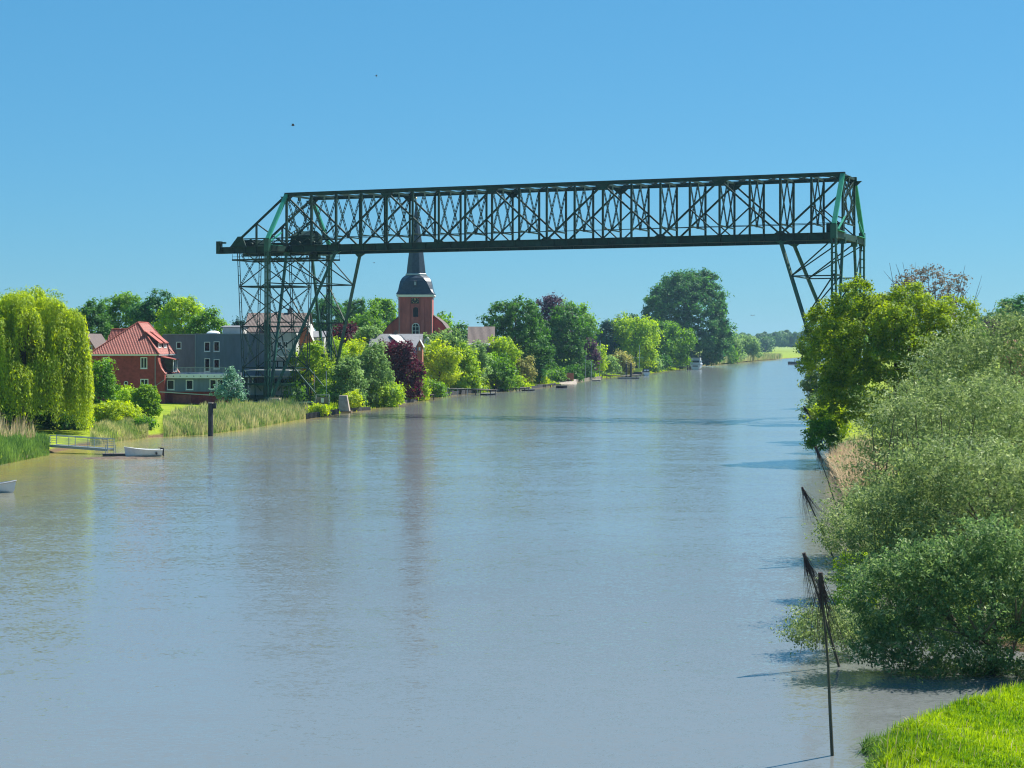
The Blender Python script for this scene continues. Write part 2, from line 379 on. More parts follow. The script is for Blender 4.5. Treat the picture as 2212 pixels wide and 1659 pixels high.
def water():
    xs = np.concatenate([[-6000, -1500, -400, -150], np.arange(-90, 62, 1.0), np.arange(64, 260, 4.0), [400, 1000, 7000]])
    ys = np.concatenate([[-600, -200, -50], np.arange(0, 420, 2.0), np.arange(424, 1400, 12.0), [1700, 2300]])
    X, Y = np.meshgrid(xs, ys); V = np.stack([X, Y, X * 0], -1).reshape(-1, 3); nx, ny = len(xs), len(ys)
    i, j = np.meshgrid(np.arange(ny - 1), np.arange(nx - 1), indexing='ij')
    q = np.stack([i * nx + j, i * nx + j + 1, (i + 1) * nx + j + 1, (i + 1) * nx + j], -1).reshape(-1, 4); n = len(q)
    dl, dr = X - xl(Y), xr(Y) - X
    f = np.clip(1 - dl / (6 + 20 * np.clip((235 - Y) / 70, 0, 1) * np.clip((Y - 90) / 60, 0, 1)), 0, 1) + .25 * np.clip(1 - dr / 5, 0, 1) * (Y > 75)
    me = bpy.data.meshes.new('river_water'); me.vertices.add(len(V)); me.vertices.foreach_set('co', V.reshape(-1))
    me.loops.add(n * 4); me.loops.foreach_set('vertex_index', q.reshape(-1).astype(np.int32)); me.polygons.add(n); me.polygons.foreach_set('loop_start', np.arange(0, 4 * n, 4, dtype=np.int32))
    at = me.attributes.new('shallow', 'FLOAT', 'POINT'); at.data.foreach_set('value', np.clip(f, 0, 1).reshape(-1).astype(np.float32))
    me.materials.append(water_mat()); me.update(calc_edges=True)
    tag(link_mesh('river_water', me), 'rippled silty tidal river reflecting the sky', kind='structure')
water()
# ------------------------------------------------------------------ the transporter bridge (local frame: s along, t across, z up)
BTH = -0.3868; BX, BY = -40.99, 315.36
LEN, WID, MO, TOPZ, BOTZ = 101.35, 9.46, 6.85, 39.2, 29.35
br = thing('transporter_bridge', 'long dark green steel lattice transporter bridge spanning the river on tall legs', 'bridge', (BX, BY, 0), BTH)
S = lambda *a: Vector(a)
bay = LEN / 20
TT = (0.0, WID)
for t_ in TT:
    MB().beam(S(-.4, t_, TOPZ), S(LEN + .4, t_, TOPZ), .50, .52).beam(S(-.4, t_, TOPZ + .34), S(LEN + .4, t_, TOPZ + .34), .75, .05).build('top_chord', M['steel'], br)
    g = MB().beam(S(-14, t_, BOTZ), S(LEN + .3, t_, BOTZ), .16, 1.1)
    g.beam(S(-14, t_, BOTZ + .58), S(LEN + .3, t_, BOTZ + .58), .75, .06).beam(S(-14, t_, BOTZ - .58), S(LEN + .3, t_, BOTZ - .58), .75, .06)
    for k in range(48): g.beam(S(-13.5 + k * 2.43, t_, BOTZ - .55), S(-13.5 + k * 2.43, t_, BOTZ + .55), .5, .05, (1, 0, 0))
    g.build('bottom_girder', M['steel'], br)
    for k in range(21):
        w = .46 if k in (0, 2, 18, 20) else .27
        MB().beam(S(k * bay, t_, BOTZ + .6), S(k * bay, t_, TOPZ - .3), w, .34, (1, 0, 0)).build('post', M['steel'], br)
    for k in range(0, 21, 4):
        for sg in (-1, 1):
            j = k + 2 * sg
            if 0 <= j <= 20:
                MB().beam(S(k * bay, t_, TOPZ - .2), S(j * bay, t_, BOTZ + .5), .28, .36, (0, 1, 0)).build('diagonal_brace', M['steel'], br)
                MB().beam(S((k + sg) * bay, t_, (TOPZ + BOTZ) / 2 + .1), S(k * bay, t_, BOTZ + .5), .2, .27, (0, 1, 0)).build('secondary_brace', M['steel'], br)
        MB().add([S(k * bay + a, t_ + b, z) for b in (-.2, .2) for a, z in ((-1.25, TOPZ - .3), (1.25, TOPZ - .3), (.4, TOPZ - 1.05), (-.4, TOPZ - 1.05))],
                 [(0, 1, 2, 3), (7, 6, 5, 4), (0, 4, 5, 1), (1, 5, 6, 2), (2, 6, 7, 3), (3, 7, 4, 0)]).build('gusset_plate', M['steel'], br)
    for k in range(2, 20, 4):
        MB().add([S(k * bay + a, t_ + b, z) for b in (-.2, .2) for a, z in ((-1.0, BOTZ + .6), (1.0, BOTZ + .6), (.35, BOTZ + 1.0), (-.35, BOTZ + 1.0))],
                 [(0, 1, 2, 3), (7, 6, 5, 4), (0, 4, 5, 1), (1, 5, 6, 2), (2, 6, 7, 3), (3, 7, 4, 0)]).build('gusset_plate', M['steel'], br)
    # cantilevered arm over the landing
    dz = lambda s: TOPZ + (s / 11.2) * (TOPZ - BOTZ - .9)
    MB().beam(S(0, t_, TOPZ), S(-11.2, t_, BOTZ + .9), .3, .45, (0, 1, 0)).build('arm_strut', M['steel'], br)
    MB().beam(S(-6.3, t_, BOTZ + .6), S(-6.3, t_, dz(-6.3)), .32, .3, (1, 0, 0)).build('post', M['steel'], br)
    MB().beam(S(-6.3, t_, dz(-6.3)), S(0, t_, BOTZ + .6), .2, .3, (0, 1, 0)).build('secondary_brace', M['steel'], br)
    MB().box(S(-14.2, t_, BOTZ + .55), (.9, .8, 2.3)).box(S(-13.3, t_, BOTZ + 1.4), (1.0, .35, .3)).add(
        [S(a, t_ + b, z) for b in (-.15, .15) for a, z in ((-11.9, BOTZ + .55), (-8.4, BOTZ + .55), (-9.3, BOTZ + 2.5), (-10.2, BOTZ + 2.5))],
        [(0, 1, 2, 3), (7, 6, 5, 4), (0, 4, 5, 1), (1, 5, 6, 2), (2, 6, 7, 3), (3, 7, 4, 0)]).build('end_stop', M['steel'], br)
ZL = BOTZ + 2.2
for k in range(21):
    s = k * bay; m = MB(); up = (1, 0, 0)
    c, wl, st = .10, .44, .80
    tm = WID / 2
    m.laced(S(s, .2, ZL), S(s, tm, TOPZ - .35), wl, c, st, up); m.laced(S(s, tm, TOPZ - .35), S(s, WID - .2, ZL), wl, c, st, up)
    m.laced(S(s, .2, TOPZ - .4), S(s, tm, ZL), wl, c, st, up); m.laced(S(s, tm, ZL), S(s, WID - .2, TOPZ - .4), wl, c, st, up)
    m.beam(S(s, 0, ZL), S(s, WID, ZL), .18, .22); m.beam(S(s, .2, TOPZ), S(s, WID - .2, TOPZ), .3, .35)
    m.box(S(s, tm, ZL + .2), (.3, .6, .7)).box(S(s, tm, TOPZ - .45), (.3, .7, .6))
    m.build('cross_frame', M['steel'], br)
for k in range(20):
    a, b = k * bay, (k + 1) * bay; m = MB()
    m.laced(S(a, .2, TOPZ + .05), S((a + b) / 2, WID / 2, TOPZ + .05), .36, .08, .9)
    m.laced(S((a + b) / 2, WID / 2, TOPZ + .05), S(b, .2, TOPZ + .05), .36, .08, .9)
    m.laced(S(a, WID - .2, TOPZ + .05), S((a + b) / 2, WID / 2, TOPZ + .05), .36, .08, .9)
    m.laced(S((a + b) / 2, WID / 2, TOPZ + .05), S(b, WID - .2, TOPZ + .05), .36, .08, .9)
    m.build('top_lateral', M['steel'], br)
MB().cyl(S(-2, WID / 2 - .5, ZL + .05), S(LEN, WID / 2 - .5, ZL + .05), .07, .07, 6).build('service_pipe', M['steel'], br)
MB().cyl(S(2, WID * .25, ZL - .4), S(LEN, WID * .3, ZL + .2), .04, .04, 6).build('service_cable', M['steel'], br)

BASEZ = 2.0
for end, s0, sg in (('left', 0.0, 1), ('right', LEN, -1)):
    lev = (23.0, 16.0, 9.0)
    for side, tc, to in ((0, 0.0, -MO), (1, WID, WID + MO)):
        o = -1 if side == 0 else 1
        m = MB().laced(S(s0, to, BASEZ), S(s0, to, BOTZ + 1.3), .66, .20, 1.4, (1, 0, 0), four=True, h=.62)
        m.box(S(s0, to, BOTZ + .3), (.95, .95, 2.2)).box(S(s0, to, BASEZ + .3), (1.1, 1.1, .6))
        m.build('lattice_mast', M['steel_part_lit'], br)
        MB().beam(S(s0, tc, TOPZ + .1), S(s0, to, BOTZ + 1.5), .42, .72, (1, 0, 0)).build('portal_strut', M['steel_sunlit'], br)
        jx = s0 + sg * 2 * bay
        base = S(s0 + sg * .5, to - o * .4, BASEZ + .3)
        head = S(jx, tc, BOTZ - .5)
        m = MB().beam(base, head, .42, .5).add([S(jx + a, tc + b, z) for b in (-.22, .22) for a, z in ((-1.0, BOTZ - .6), (1.0, BOTZ - .6), (.1, BOTZ - 1.15), (-.5 * sg, BOTZ - 1.15))],
            [(0, 1, 2, 3), (7, 6, 5, 4), (0, 4, 5, 1), (1, 5, 6, 2), (2, 6, 7, 3), (3, 7, 4, 0)]); m.build('inclined_leg', M['steel_part_lit'], br)
        ib = S(s0, to - o * .9, BASEZ + .3); ih = S(s0, tc, BOTZ - .5)
        MB().beam(ib, ih, .40, .42, (1, 0, 0)).box(ih + S(0, 0, -.2), (1.0, .5, 1.1)).build('inner_leg', M['steel_part_lit'], br)
        fi = lambda p, q, z: p + (q - p) * ((z - p.z) / (q.z - p.z))
        pz = BOTZ - .7
        for z in lev:
            q = fi(base, head, z); p = fi(ib, ih, z); r = S(s0, to, z)
            MB().beam(q, p, .16, .2).beam(p, r, .16, .2).build('horizontal_strut', M['steel'], br)
            pp = fi(ib, ih, pz); rr_ = S(s0, to, pz)
            m = MB().beam(q, pp, .17, .2).beam(q, rr_, .15, .18); m.build('diagonal_strut', M['steel'], br)
            MB().laced(p, rr_, .36, .08, .9, (1, 0, 0)).build('laced_brace', M['steel'], br)
            pz = z
    for z in lev:
        i = (z - BASEZ) / (BOTZ - BASEZ)
        if z > 20 or end == 'right':
            a = S(s0 + sg * (.5 + i * (2 * bay - .5)), -MO + .4 + i * MO, z)
            b = S(a.x, WID - a.y, z)
            MB().beam(a, b, .15, .2).build('cross_strut', M['steel'], br)
    # transverse girder through both trusses and brackets
    m = MB().span(S(s0 - .35, -MO + .4, BOTZ - .55), S(s0 + .35, WID + MO - .4, BOTZ + .45))
    m.build('transverse_girder', M['steel'], br)
    m = MB().beam(S(s0 - .5 * sg, -MO + .5, BOTZ + .52), S(s0 - .5 * sg, -.6, BOTZ + .52), .5, .1)
    m.beam(S(s0 - .5 * sg, WID + .6, BOTZ + .52), S(s0 - .5 * sg, WID + MO - .5, BOTZ + .52), .5, .1)
    m.beam(S(s0 - .5 * sg, -MO + .8, BOTZ + .7), S(s0 - .5 * sg, -.9, BOTZ + 3.0), .22, .22)
    m.beam(S(s0 - .5 * sg, WID + MO - .8, BOTZ + .7), S(s0 - .5 * sg, WID + .9, BOTZ + 3.0), .22, .22)
    m.build('bracket', M['steel_sunlit'], br)
    m = MB()
    for z0, z1 in ((ZL, BOTZ + 5.5), (BOTZ + 5.5, TOPZ - .5)):
        m.laced(S(s0, .2, z0), S(s0, WID - .2, z1), .5, .12, .9, (1, 0, 0)).laced(S(s0, .2, z1), S(s0, WID - .2, z0), .5, .12, .9, (1, 0, 0))
    m.build('portal_lattice', M['steel'], br)
# footings
for s0 in (0, LEN):
    for to in (-MO, WID + MO):
        c = Matrix.Translation((BX, BY, 0)) @ Matrix.Rotation(BTH, 4, 'Z') @ Vector((s0, to, 0))
        MB().add([S(s0 + a * w, to + b * w, z) for w, z in ((1.9, -1.5), (1.25, BASEZ)) for a, b in ((-1, -1), (1, -1), (1, 1), (-1, 1))],
                 [(3, 2, 1, 0), (4, 5, 6, 7), (0, 1, 5, 4), (1, 2, 6, 5), (2, 3, 7, 6), (3, 0, 4, 7)]).build('footing', M['concrete'], br)
# right end machinery on the bridge
m = MB().span(S(LEN - 3.2, 2.6, BOTZ + .5), S(LEN - 1.0, 6.6, BOTZ + 2.3)).span(S(LEN - 3.6, 1.5, BOTZ - .2), S(LEN - .6, 8, BOTZ + .1))
m.beam(S(LEN - 1, 1, BOTZ + 3.2), S(LEN - 1, 8.4, BOTZ + 3.2), .15, .18)
m.build('machine_housing', M['steel'], br)

# the hanging ferry: trolley on the girder, four lattice hangers, deck
fe = thing('hanging_ferry_gondola', 'green ferry gondola hung by tall lattice frame under left end of the bridge', 'ferry gondola', (BX, BY, 0), BTH)
sA, sB = -10.6, 0.2
zt, zb = 27.6, 1.3
def hang(s, near, z):
    f = (z - zb) / (29.8 - zb)
    return S(s, (3.0 + (0.7 - 3.0) * f) if near else (7.3 + (8.8 - 7.3) * f), z)
levels = (29.8, 22.7, 15.3, 7.7)
for s in (sA, sB):
    for near in (True, False):
        MB().laced(hang(s, near, 1.2), hang(s, near, 29.8), .42, .11, 1.6, (0, 1, 0)).build('hanger', M['steel'], fe)
for i in range(3):
    z1, z0 = levels[i], levels[i + 1]
    for near in (True, False):
        MB().beam(hang(sA, near, z0), hang(sB, near, z1), .13, .17).build('side_brace', M['steel'], fe)
        MB().beam(hang(sA, near, z1), hang(sB, near, z0), .13, .17).build('side_brace', M['steel'], fe)
        MB().beam(hang(sA, near, z0), hang(sB, near, z0), .2, .26).build('ring_beam', M['steel'], fe)
    for s in (sA, sB):
        MB().laced(hang(s, True, z0), hang(s, False, z1), .32, .08, 1.0, (1, 0, 0)).build('end_brace', M['steel'], fe)
        MB().laced(hang(s, False, z0), hang(s, True, z1), .32, .08, 1.0, (1, 0, 0)).build('end_brace', M['steel'], fe)
        MB().beam(hang(s, True, z0), hang(s, False, z0), .2, .22).build('ring_beam', M['steel'], fe)
for near in (True, False):
    for s, e in ((sB, 5.9), (sA, -12.2)):
        a = hang(s, near, 7.7); MB().beam(a, S(e, a.y, 1.7), .17, .2).build('deck_stay', M['steel_part_lit'], fe)
        MB().beam(hang(s, near, 7.4), hang(-5.2, near, 1.5), .16, .18).build('lower_brace', M['steel_part_lit'], fe)
# walkway cage under the girder
for t_ in (1.0, 8.4):
    m = MB().beam(S(-12, t_, zt), S(6.4, t_, zt), .35, .3)
    for k in range(17):
        s = -12 + k * 1.15
        m.beam(S(s, t_, zt), S(s, t_, 28.7), .05, .05)
    m.beam(S(-12, t_, 28.2), S(6.4, t_, 28.2), .05, .06)
    m.build('walkway', M['steel'], fe)
m = MB()
for s in (-12, -8, -4, 0, 3, 6.3): m.beam(S(s, 1, zt), S(s, 8.4, zt), .15, .2)
m.span(S(3.4, 3.4, zt + .1), S(4.6, 4.4, zt + .8)); m.build('cross_beam', M['steel'], fe)
m = MB()
for t_ in (.9, 8.5):
    m.beam(S(-11, t_, BOTZ + .95), S(6.6, t_, BOTZ + .95), .35, .25).beam(S(-11, t_, BOTZ + 2.1), S(6.6, t_, BOTZ + 2.1), .2, .2)
    for k in range(12): m.beam(S(-11 + k * 1.47, t_, BOTZ + (1 if k % 2 else 2)), S(-11 + (k + 1) * 1.47, t_, BOTZ + (2 if k % 2 else 1)), .12, .14)
    for k in (-10, -8, 2, 5): m.cyl(S(k, t_ - .3, BOTZ + 1.0), S(k, t_ + .3, BOTZ + 1.0), .42, .42, 12)
m.build('trolley_truss', M['steel'], fe)
m = MB()
m.add([S(s, t_, z) for s in (-.5, 3.6) for t_, z in ((2.4, BOTZ + .8), (2.4, BOTZ + 2.6), (4.7, BOTZ + 3.5), (7, BOTZ + 2.6), (7, BOTZ + .8))],
      [(0, 1, 2, 3, 4), (9, 8, 7, 6, 5), (0, 5, 6, 1), (1, 6, 7, 2), (2, 7, 8, 3), (3, 8, 9, 4), (4, 9, 5, 0)])
m.span(S(-10.6, 2.2, BOTZ + .7), S(-7.5, 7.2, BOTZ + 2.0)).span(S(-5.5, 3, BOTZ + .7), S(-3.0, 6.4, BOTZ + 1.4)); m.build('machine_cabin', M['steel'], fe)
for s, t_ in ((2.3, 1.2), (5.3, 1.2)): MB().cyl(S(s, t_, BOTZ + 3.1), S(s - .6, t_ - .3, BOTZ + 2.9), .3, .18, 8).beam(S(s, t_, BOTZ + 2.1), S(s, t_, BOTZ + 3.1), .07, .07).build('floodlight', M['steel'], fe)
# deck
m = MB().span(S(-10.6, 1.0, 1.15), S(8.2, 9.3, 1.4)).beam(S(-10.6, 1.0, .8), S(8.2, 1.0, .8), .18, .7).beam(S(-10.6, 9.3, .8), S(8.2, 9.3, .8), .18, .7)
for k in range(7): m.beam(S(-10.3 + k * 2.85, 1.1, .75), S(-18 + k * 2.85, 9.2, .75), .15, .45)
m.build('deck', M['steel_part_lit'], fe)
MB().span(S(-10.6, .86, 1.42), S(8.2, 1.02, 1.52)).build('deck_edge', M['offwhite'], fe)
for t_ in (1.15, 9.15):
    for (a, b) in ((-10.2, -5), (-5, 1), (1, 7.8)):
        m = MB()
        for z in (1.85, 2.25, 2.65): m.beam(S(a, t_, z), S(b, t_, z), .05, .07)
        n = int((b - a) / 1.4)
        for k in range(n + 1): m.beam(S(a + (b - a) * k / n, t_, 1.4), S(a + (b - a) * k / n, t_, 2.68), .07, .07)
        m.build('railing', M['steel_part_lit'], fe)
for t0, t1 in ((1.3, 3.0), (7.2, 8.9)):
    MB().span(S(-9.6, t0, 4.45), S(.3, t1, 4.85)).build('shelter_roof', M['steel_part_lit'], fe)
    for k in range(6): MB().beam(S(-9.3 + k * 1.85, t0 + .1, 1.4), S(-9.3 + k * 1.85, t0 + .1, 4.45), .12, .12).build('shelter_post', M['steel_part_lit'], fe)
    MB().span(S(-9.2, t0 + .25, 1.4), S(-.2, t0 + .33, 2.5)).build('shelter_panel', M['steel_part_lit'], fe)
    MB().span(S(-9.2, t1 - .25, 2.6), S(-.2, t1 - .2, 4.4)).build('shelter_glazing', M['balglass'], fe)
MB().span(S(-9.9, 1.6, 7.15), S(-1.0, 8.0, 7.3)).build('canopy', M['offwhite'], fe)
m = MB()
for a, b in ((S(5.6, .8, 1.0), S(5.6, .8, 2.9)), (S(8.3, .8, 1.0), S(8.3, .8, 2.9)), (S(5.6, .8, 2.9), S(8.3, .8, 2.9)), (S(5.6, .8, 1.05), S(8.3, .8, 1.05))): m.beam(a, b, .16, .2)
m.build('gate_frame', M['rail'], fe)
MB().span(S(5.8, .72, 1.4), S(8.1, .78, 2.5)).build('gate_board', M['wood'], fe)
MB().span(S(6.7, .64, 1.5), S(7.3, .7, 2.3)).build('notice', M['white'], fe)
MB().cyl(S(7.6, 1.0, 1.4), S(7.6, 1.0, 7.2), .07, .07, 6).build('flag_pole', M['rail'], fe)
MB().cyl(S(3.0, 5.0, 1.4), S(3.0, 5.0, 7.0), .05, .05, 6).build('flag_pole', M['rail'], fe)
MB().add([S(-2.6 + a * w, 5.5 + b * w, z) for w, z in ((1.3, 1.4), (1.1, 2.6), (.3, 3.6)) for a, b in ((-1, -1), (1, -1), (1, 1), (-1, 1))],
   [(0, 1, 5, 4), (1, 2, 6, 5), (2, 3, 7, 6), (3, 0, 4, 7), (4, 5, 9, 8), (5, 6, 10, 9), (6, 7, 11, 10), (7, 4, 8, 11), (8, 9, 10, 11)]).build('tent', M['steel_part_lit'], fe)

# ------------------------------------------------------------------ buildings
def wall_with_holes(m, x0, x1, z0, z1, Y, holes, depth=.14):
    """front wall at y = Y facing -y with real openings; holes = (xa, xb, za, zb)"""
    xs = sorted(set([x0, x1] + [h for q in holes for h in q[:2]])); zs = sorted(set([z0, z1] + [h for q in holes for h in q[2:]]))
    xs = [x for x in xs if x0 <= x <= x1]; zs = [z for z in zs if z0 <= z <= z1]
    for i in range(len(xs) - 1):
        for j in range(len(zs) - 1):
            cx, cz = (xs[i] + xs[i + 1]) / 2, (zs[j] + zs[j + 1]) / 2
            if any(q[0] < cx < q[1] and q[2] < cz < q[3] for q in holes): continue
            m.add([(xs[i], Y, zs[j]), (xs[i + 1], Y, zs[j]), (xs[i + 1], Y, zs[j + 1]), (xs[i], Y, zs[j + 1])], [(0, 1, 2, 3)])
    for a, b, c, d in holes:
        for p, q in (((a, c), (b, c)), ((b, c), (b, d)), ((b, d), (a, d)), ((a, d), (a, c))):
            m.add([(p[0], Y, p[1]), (q[0], Y, q[1]), (q[0], Y + depth, q[1]), (p[0], Y + depth, p[1])], [(0, 1, 2, 3)])
def window(root, a, b, c, d, Y, mull=(0, 0), frame='white', fw=.13, name='window', sill=True):
    """opening filled with frame, mullions and pane, 6 cm back from the wall face"""
    m = MB(); y0, y1 = Y - .035, Y + .10
    m.span((a, y0, c), (a + fw, y1, d)).span((b - fw, y0, c), (b, y1, d)).span((a + fw, y0, d - fw), (b - fw, y1, d)).span((a + fw, y0, c), (b - fw, y1, c + fw))
    for k in range(mull[0]):
        x = a + (b - a) * (k + 1) / (mull[0] + 1); m.span((x - fw * .4, y0 + .02, c + fw), (x + fw * .4, y1 - .01, d - fw))
    w = m.build(name, M[frame], root)
    if mull[1]:
        m = MB()
        for k in range(mull[1]):
            z = c + (d - c) * (k + 1) / (mull[1] + 1); m.span((a + fw, y0 + .04, z - fw * .25), (b - fw, y1 - .03, z + fw * .25))
        m.build('glazing_bar', M[frame], w)
    MB().span((a + fw * .6, Y + .06, c + fw * .6), (b - fw * .6, Y + .09, d - fw * .6)).build('pane', M['glass'], w)
    if sill: MB().span((a - .06, Y - .10, c - .10), (b + .06, Y - .037, c - .002)).build('sill', M[frame], w)
    return w
def win_px(root, base, x0, y0, x1, y1, Y, **k):
    """window from photo grid coordinates on the plane y = Y; base = origin of the thing"""
    a, b = PX(x0, Y) - base.x, PX(x1, Y) - base.x; c, d = PZ(y1, Y) - base.z, PZ(y0, Y) - base.z
    return (a, b, c, d)
def ribs(m, a0, a1, b0, b1, n, r=.09, rows=0):
    """pantile ribs from eave line a0->a1 up to ridge line b0->b1 (four corners), n ribs"""
    a0, a1, b0, b1 = map(Vector, (a0, a1, b0, b1))
    nrm = (a1 - a0).cross(b0 + b1 - a0 - a1)
    nrm.normalize()
    if nrm.z < 0: nrm = -nrm
    e = (a1 - a0); Le = e.length; e.normalize()
    up = ((b0 + b1) / 2 - (a0 + a1) / 2); up = (up - e * up.dot(e)); Hh = up.length; up.normalize()
    u0 = (b0 - a0).dot(e); u1 = (b1 - a0).dot(e)
    for k in range(n):
        u = Le * (k + .5) / n; w = Le / n * .34
        top = 1.0
        if u < u0: top = max(0, u / u0) if u0 > 1e-6 else 1
        if u > u1: top = min(top, max(0, (Le - u) / max(Le - u1, 1e-6)))
        if top < .04: continue
        h = Hh * top
        seg = max(1, int(h / .42)) if rows else 1
        for j in range(seg):
            p = a0 + e * u + up * (h * j / seg); q = a0 + e * u + up * (h * (j + 1) / seg + .02)
            l0, l1 = r * 1.35 if rows else r, r * .8 if rows else r
            m.add([p - e * w, p + e * w, p + nrm * l0, q - e * w, q + e * w, q + nrm * l1], [(0, 2, 5, 3), (2, 1, 4, 5), (0, 1, 2)])
def chimney(root, x, y, z0, z1, w=.8, mat='red_brick', par=None):
    MB().span((x - w / 2, y - w / 2, z0), (x + w / 2, y + w / 2, z1)).span((x - w / 2 - .08, y - w / 2 - .08, z1 + .001), (x + w / 2 + .08, y + w / 2 + .08, z1 + .15)).span((x - .15, y - .15, z1 + .152), (x + .15, y + .15, z1 + .5)).build('chimney', M[mat], par or root)

# --- red house
YH = 298.0; D = 12.5
b0 = Vector((PX(270, YH), YH, 2.2)); rh = thing('red_brick_house', 'dark red brick house with big red pantiled hip roof and white windows', 'house', b0, R(-1.5))
def lx(x, Y=YH, b=None): return PX(x, Y) - (b or b0).x
def lz(y, Y=YH, b=None): return PZ(y, Y) - (b or b0).z
x0, x1 = lx(199), lx(339); ze = lz(768)
holes = [(lx(222.7), lx(237), lz(796), lz(771.8)), (lx(303.8), lx(318.4), lz(796), lz(771.8)), (lx(303.4), lx(320.8), lz(842), lz(818.5))]
m = MB(); wall_with_holes(m, x0, x1, -2.5, ze, 0, holes)
m.add([(x0, 0, -2.5), (x0, D, -2.5), (x1, D, -2.5), (x1, 0, -2.5), (x0, 0, ze), (x0, D, ze), (x1, D, ze), (x1, 0, ze)], [(0, 4, 5, 1), (1, 5, 6, 2), (2, 6, 7, 3)])
m.build('wall', M['red_brick'], rh)
window(rh, *holes[0], 0, (1, 0)); window(rh, *holes[1], 0, (1, 0)); window(rh, *holes[2], 0, (1, 1))
c = Vector((lx(272.4), 0, lz(827.7)))
w = MB(); n = 20
for k in range(n):
    a, b = 2 * math.pi * k / n, 2 * math.pi * (k + 1) / n
    w.beam(c + S(.32 * math.cos(a), -.03, .32 * math.sin(a)), c + S(.32 * math.cos(b), -.03, .32 * math.sin(b)), .1, .14, (0, 1, 0))
w = w.build('round_window', M['white'], rh)
MB().cyl(c + S(0, -.02, 0), c + S(0, .02, 0), .29, .29, 20).build('pane', M['glass'], w)
MB().span((x0 - .45, -.45, ze - .02), (x1 + .1, -.2, ze + .22)).span((x0 - .45, -.2, ze + .02), (x1 + .45, D + .3, ze + .2)).build('eaves_fascia', M['white'], rh)
ez = ze + .22; rz_ = lz(696.5); xa = lx(285.5); yr0, yr1 = 4.2, D - 1.0
e = .5
A_ = (x0 - e, -e, ez); B_ = (x1 + e, -e, ez); C_ = (x1 + e, D + e, ez); D_ = (x0 - e, D + e, ez); R0 = (xa, yr0, rz_); R1 = (xa, yr1, rz_)
roof = MB().add([A_, B_, C_, D_, R0, R1], [(0, 1, 4), (1, 2, 5, 4), (2, 3, 5), (3, 0, 4, 5), (0, 3, 2, 1)]).build('roof', M['red_tile'], rh)
m = MB(); ribs(m, A_, B_, R0, R0, 44, .085, 1); tag(m.build('pantiles', M['red_tile'], roof), kind='stuff')
m = MB(); ribs(m, B_, C_, R0, R1, 40, .07, 1); tag(m.build('pantiles', M['red_tile'], roof), kind='stuff')
m = MB()
for p, q in ((A_, R0), (B_, R0), (R0, R1), (C_, R1)): m.cyl(Vector(p) + S(0, 0, .08), Vector(q) + S(0, 0, .08), .13, .13, 8)
m.build('ridge_tiles', M['red_tile'], roof)
# rear wing roof to the left
xw0, xw1 = lx(199), lx(262); zr = lz(711)
MB().add([(xw0, 5.5, ez), (xa - 1, 5.5, ez), (xa - 1, 8.5, zr), (xw0 + 1.1, 8.5, zr), (xw0, 12, ez), (xa - 1, 12, ez)], [(0, 1, 2, 3), (3, 2, 5, 4), (0, 3, 4)]).build('wing_roof', M['red_tile'], rh)
m = MB(); ribs(m, (xw0, 5.5, ez), (xa - 1, 5.5, ez), (xw0 + 1.1, 8.5, zr), (xa - 1, 8.5, zr), 24, .085, 1); tag(m.build('wing_pantiles', M['red_tile'], rh), kind='stuff')
MB().cyl((xw0 + 1.1, 8.5, zr + .05), (xa - 1, 8.5, zr + .05), .13, .13, 8).build('wing_ridge', M['red_tile'], rh)
# side bay with swept roof (east side)
xs = x1 + 1.35; zt_, zm, zl = lz(772), lz(790), lz(807)
prof = [(x1 + .15, zt_), (x1 + .35, lz(783)), (x1 + .75, lz(796)), (xs + .1, zl)]
m = MB()
for i in range(3):
    (xa_, za), (xb_, zb_) = prof[i], prof[i + 1]
    m.add([(xa_, .05, za), (xb_, .05, zb_), (xb_, D - .5, zb_), (xa_, D - .5, za)], [(0, 1, 2, 3)])
sb = m.build('side_roof', M['red_tile'], rh)
m = MB()
for i in range(3):
    (xa_, za), (xb_, zb_) = prof[i], prof[i + 1]
    ribs(m, (xb_, .05, zb_), (xb_, D - .5, zb_), (xa_, .05, za), (xa_, D - .5, za), 36, .05, 1)
tag(m.build('pantiles', M['red_tile'], sb), kind='stuff')
pts = [(x1 - .002, -2.5), (xs, -2.5), (xs, zl)] + [(p[0], p[1]) for p in prof[::-1]] + [(x1 - .002, zt_)]
m = MB(); n = len(pts); m.add([(p[0], .02, p[1]) for p in pts], [tuple(range(n))]); m.add([(xs, .02, -2.5), (xs, D - .5, -2.5), (xs, D - .5, zl), (xs, .02, zl)], [(0, 1, 2, 3)])
m.build('bay_wall', M['red_brick'], rh)
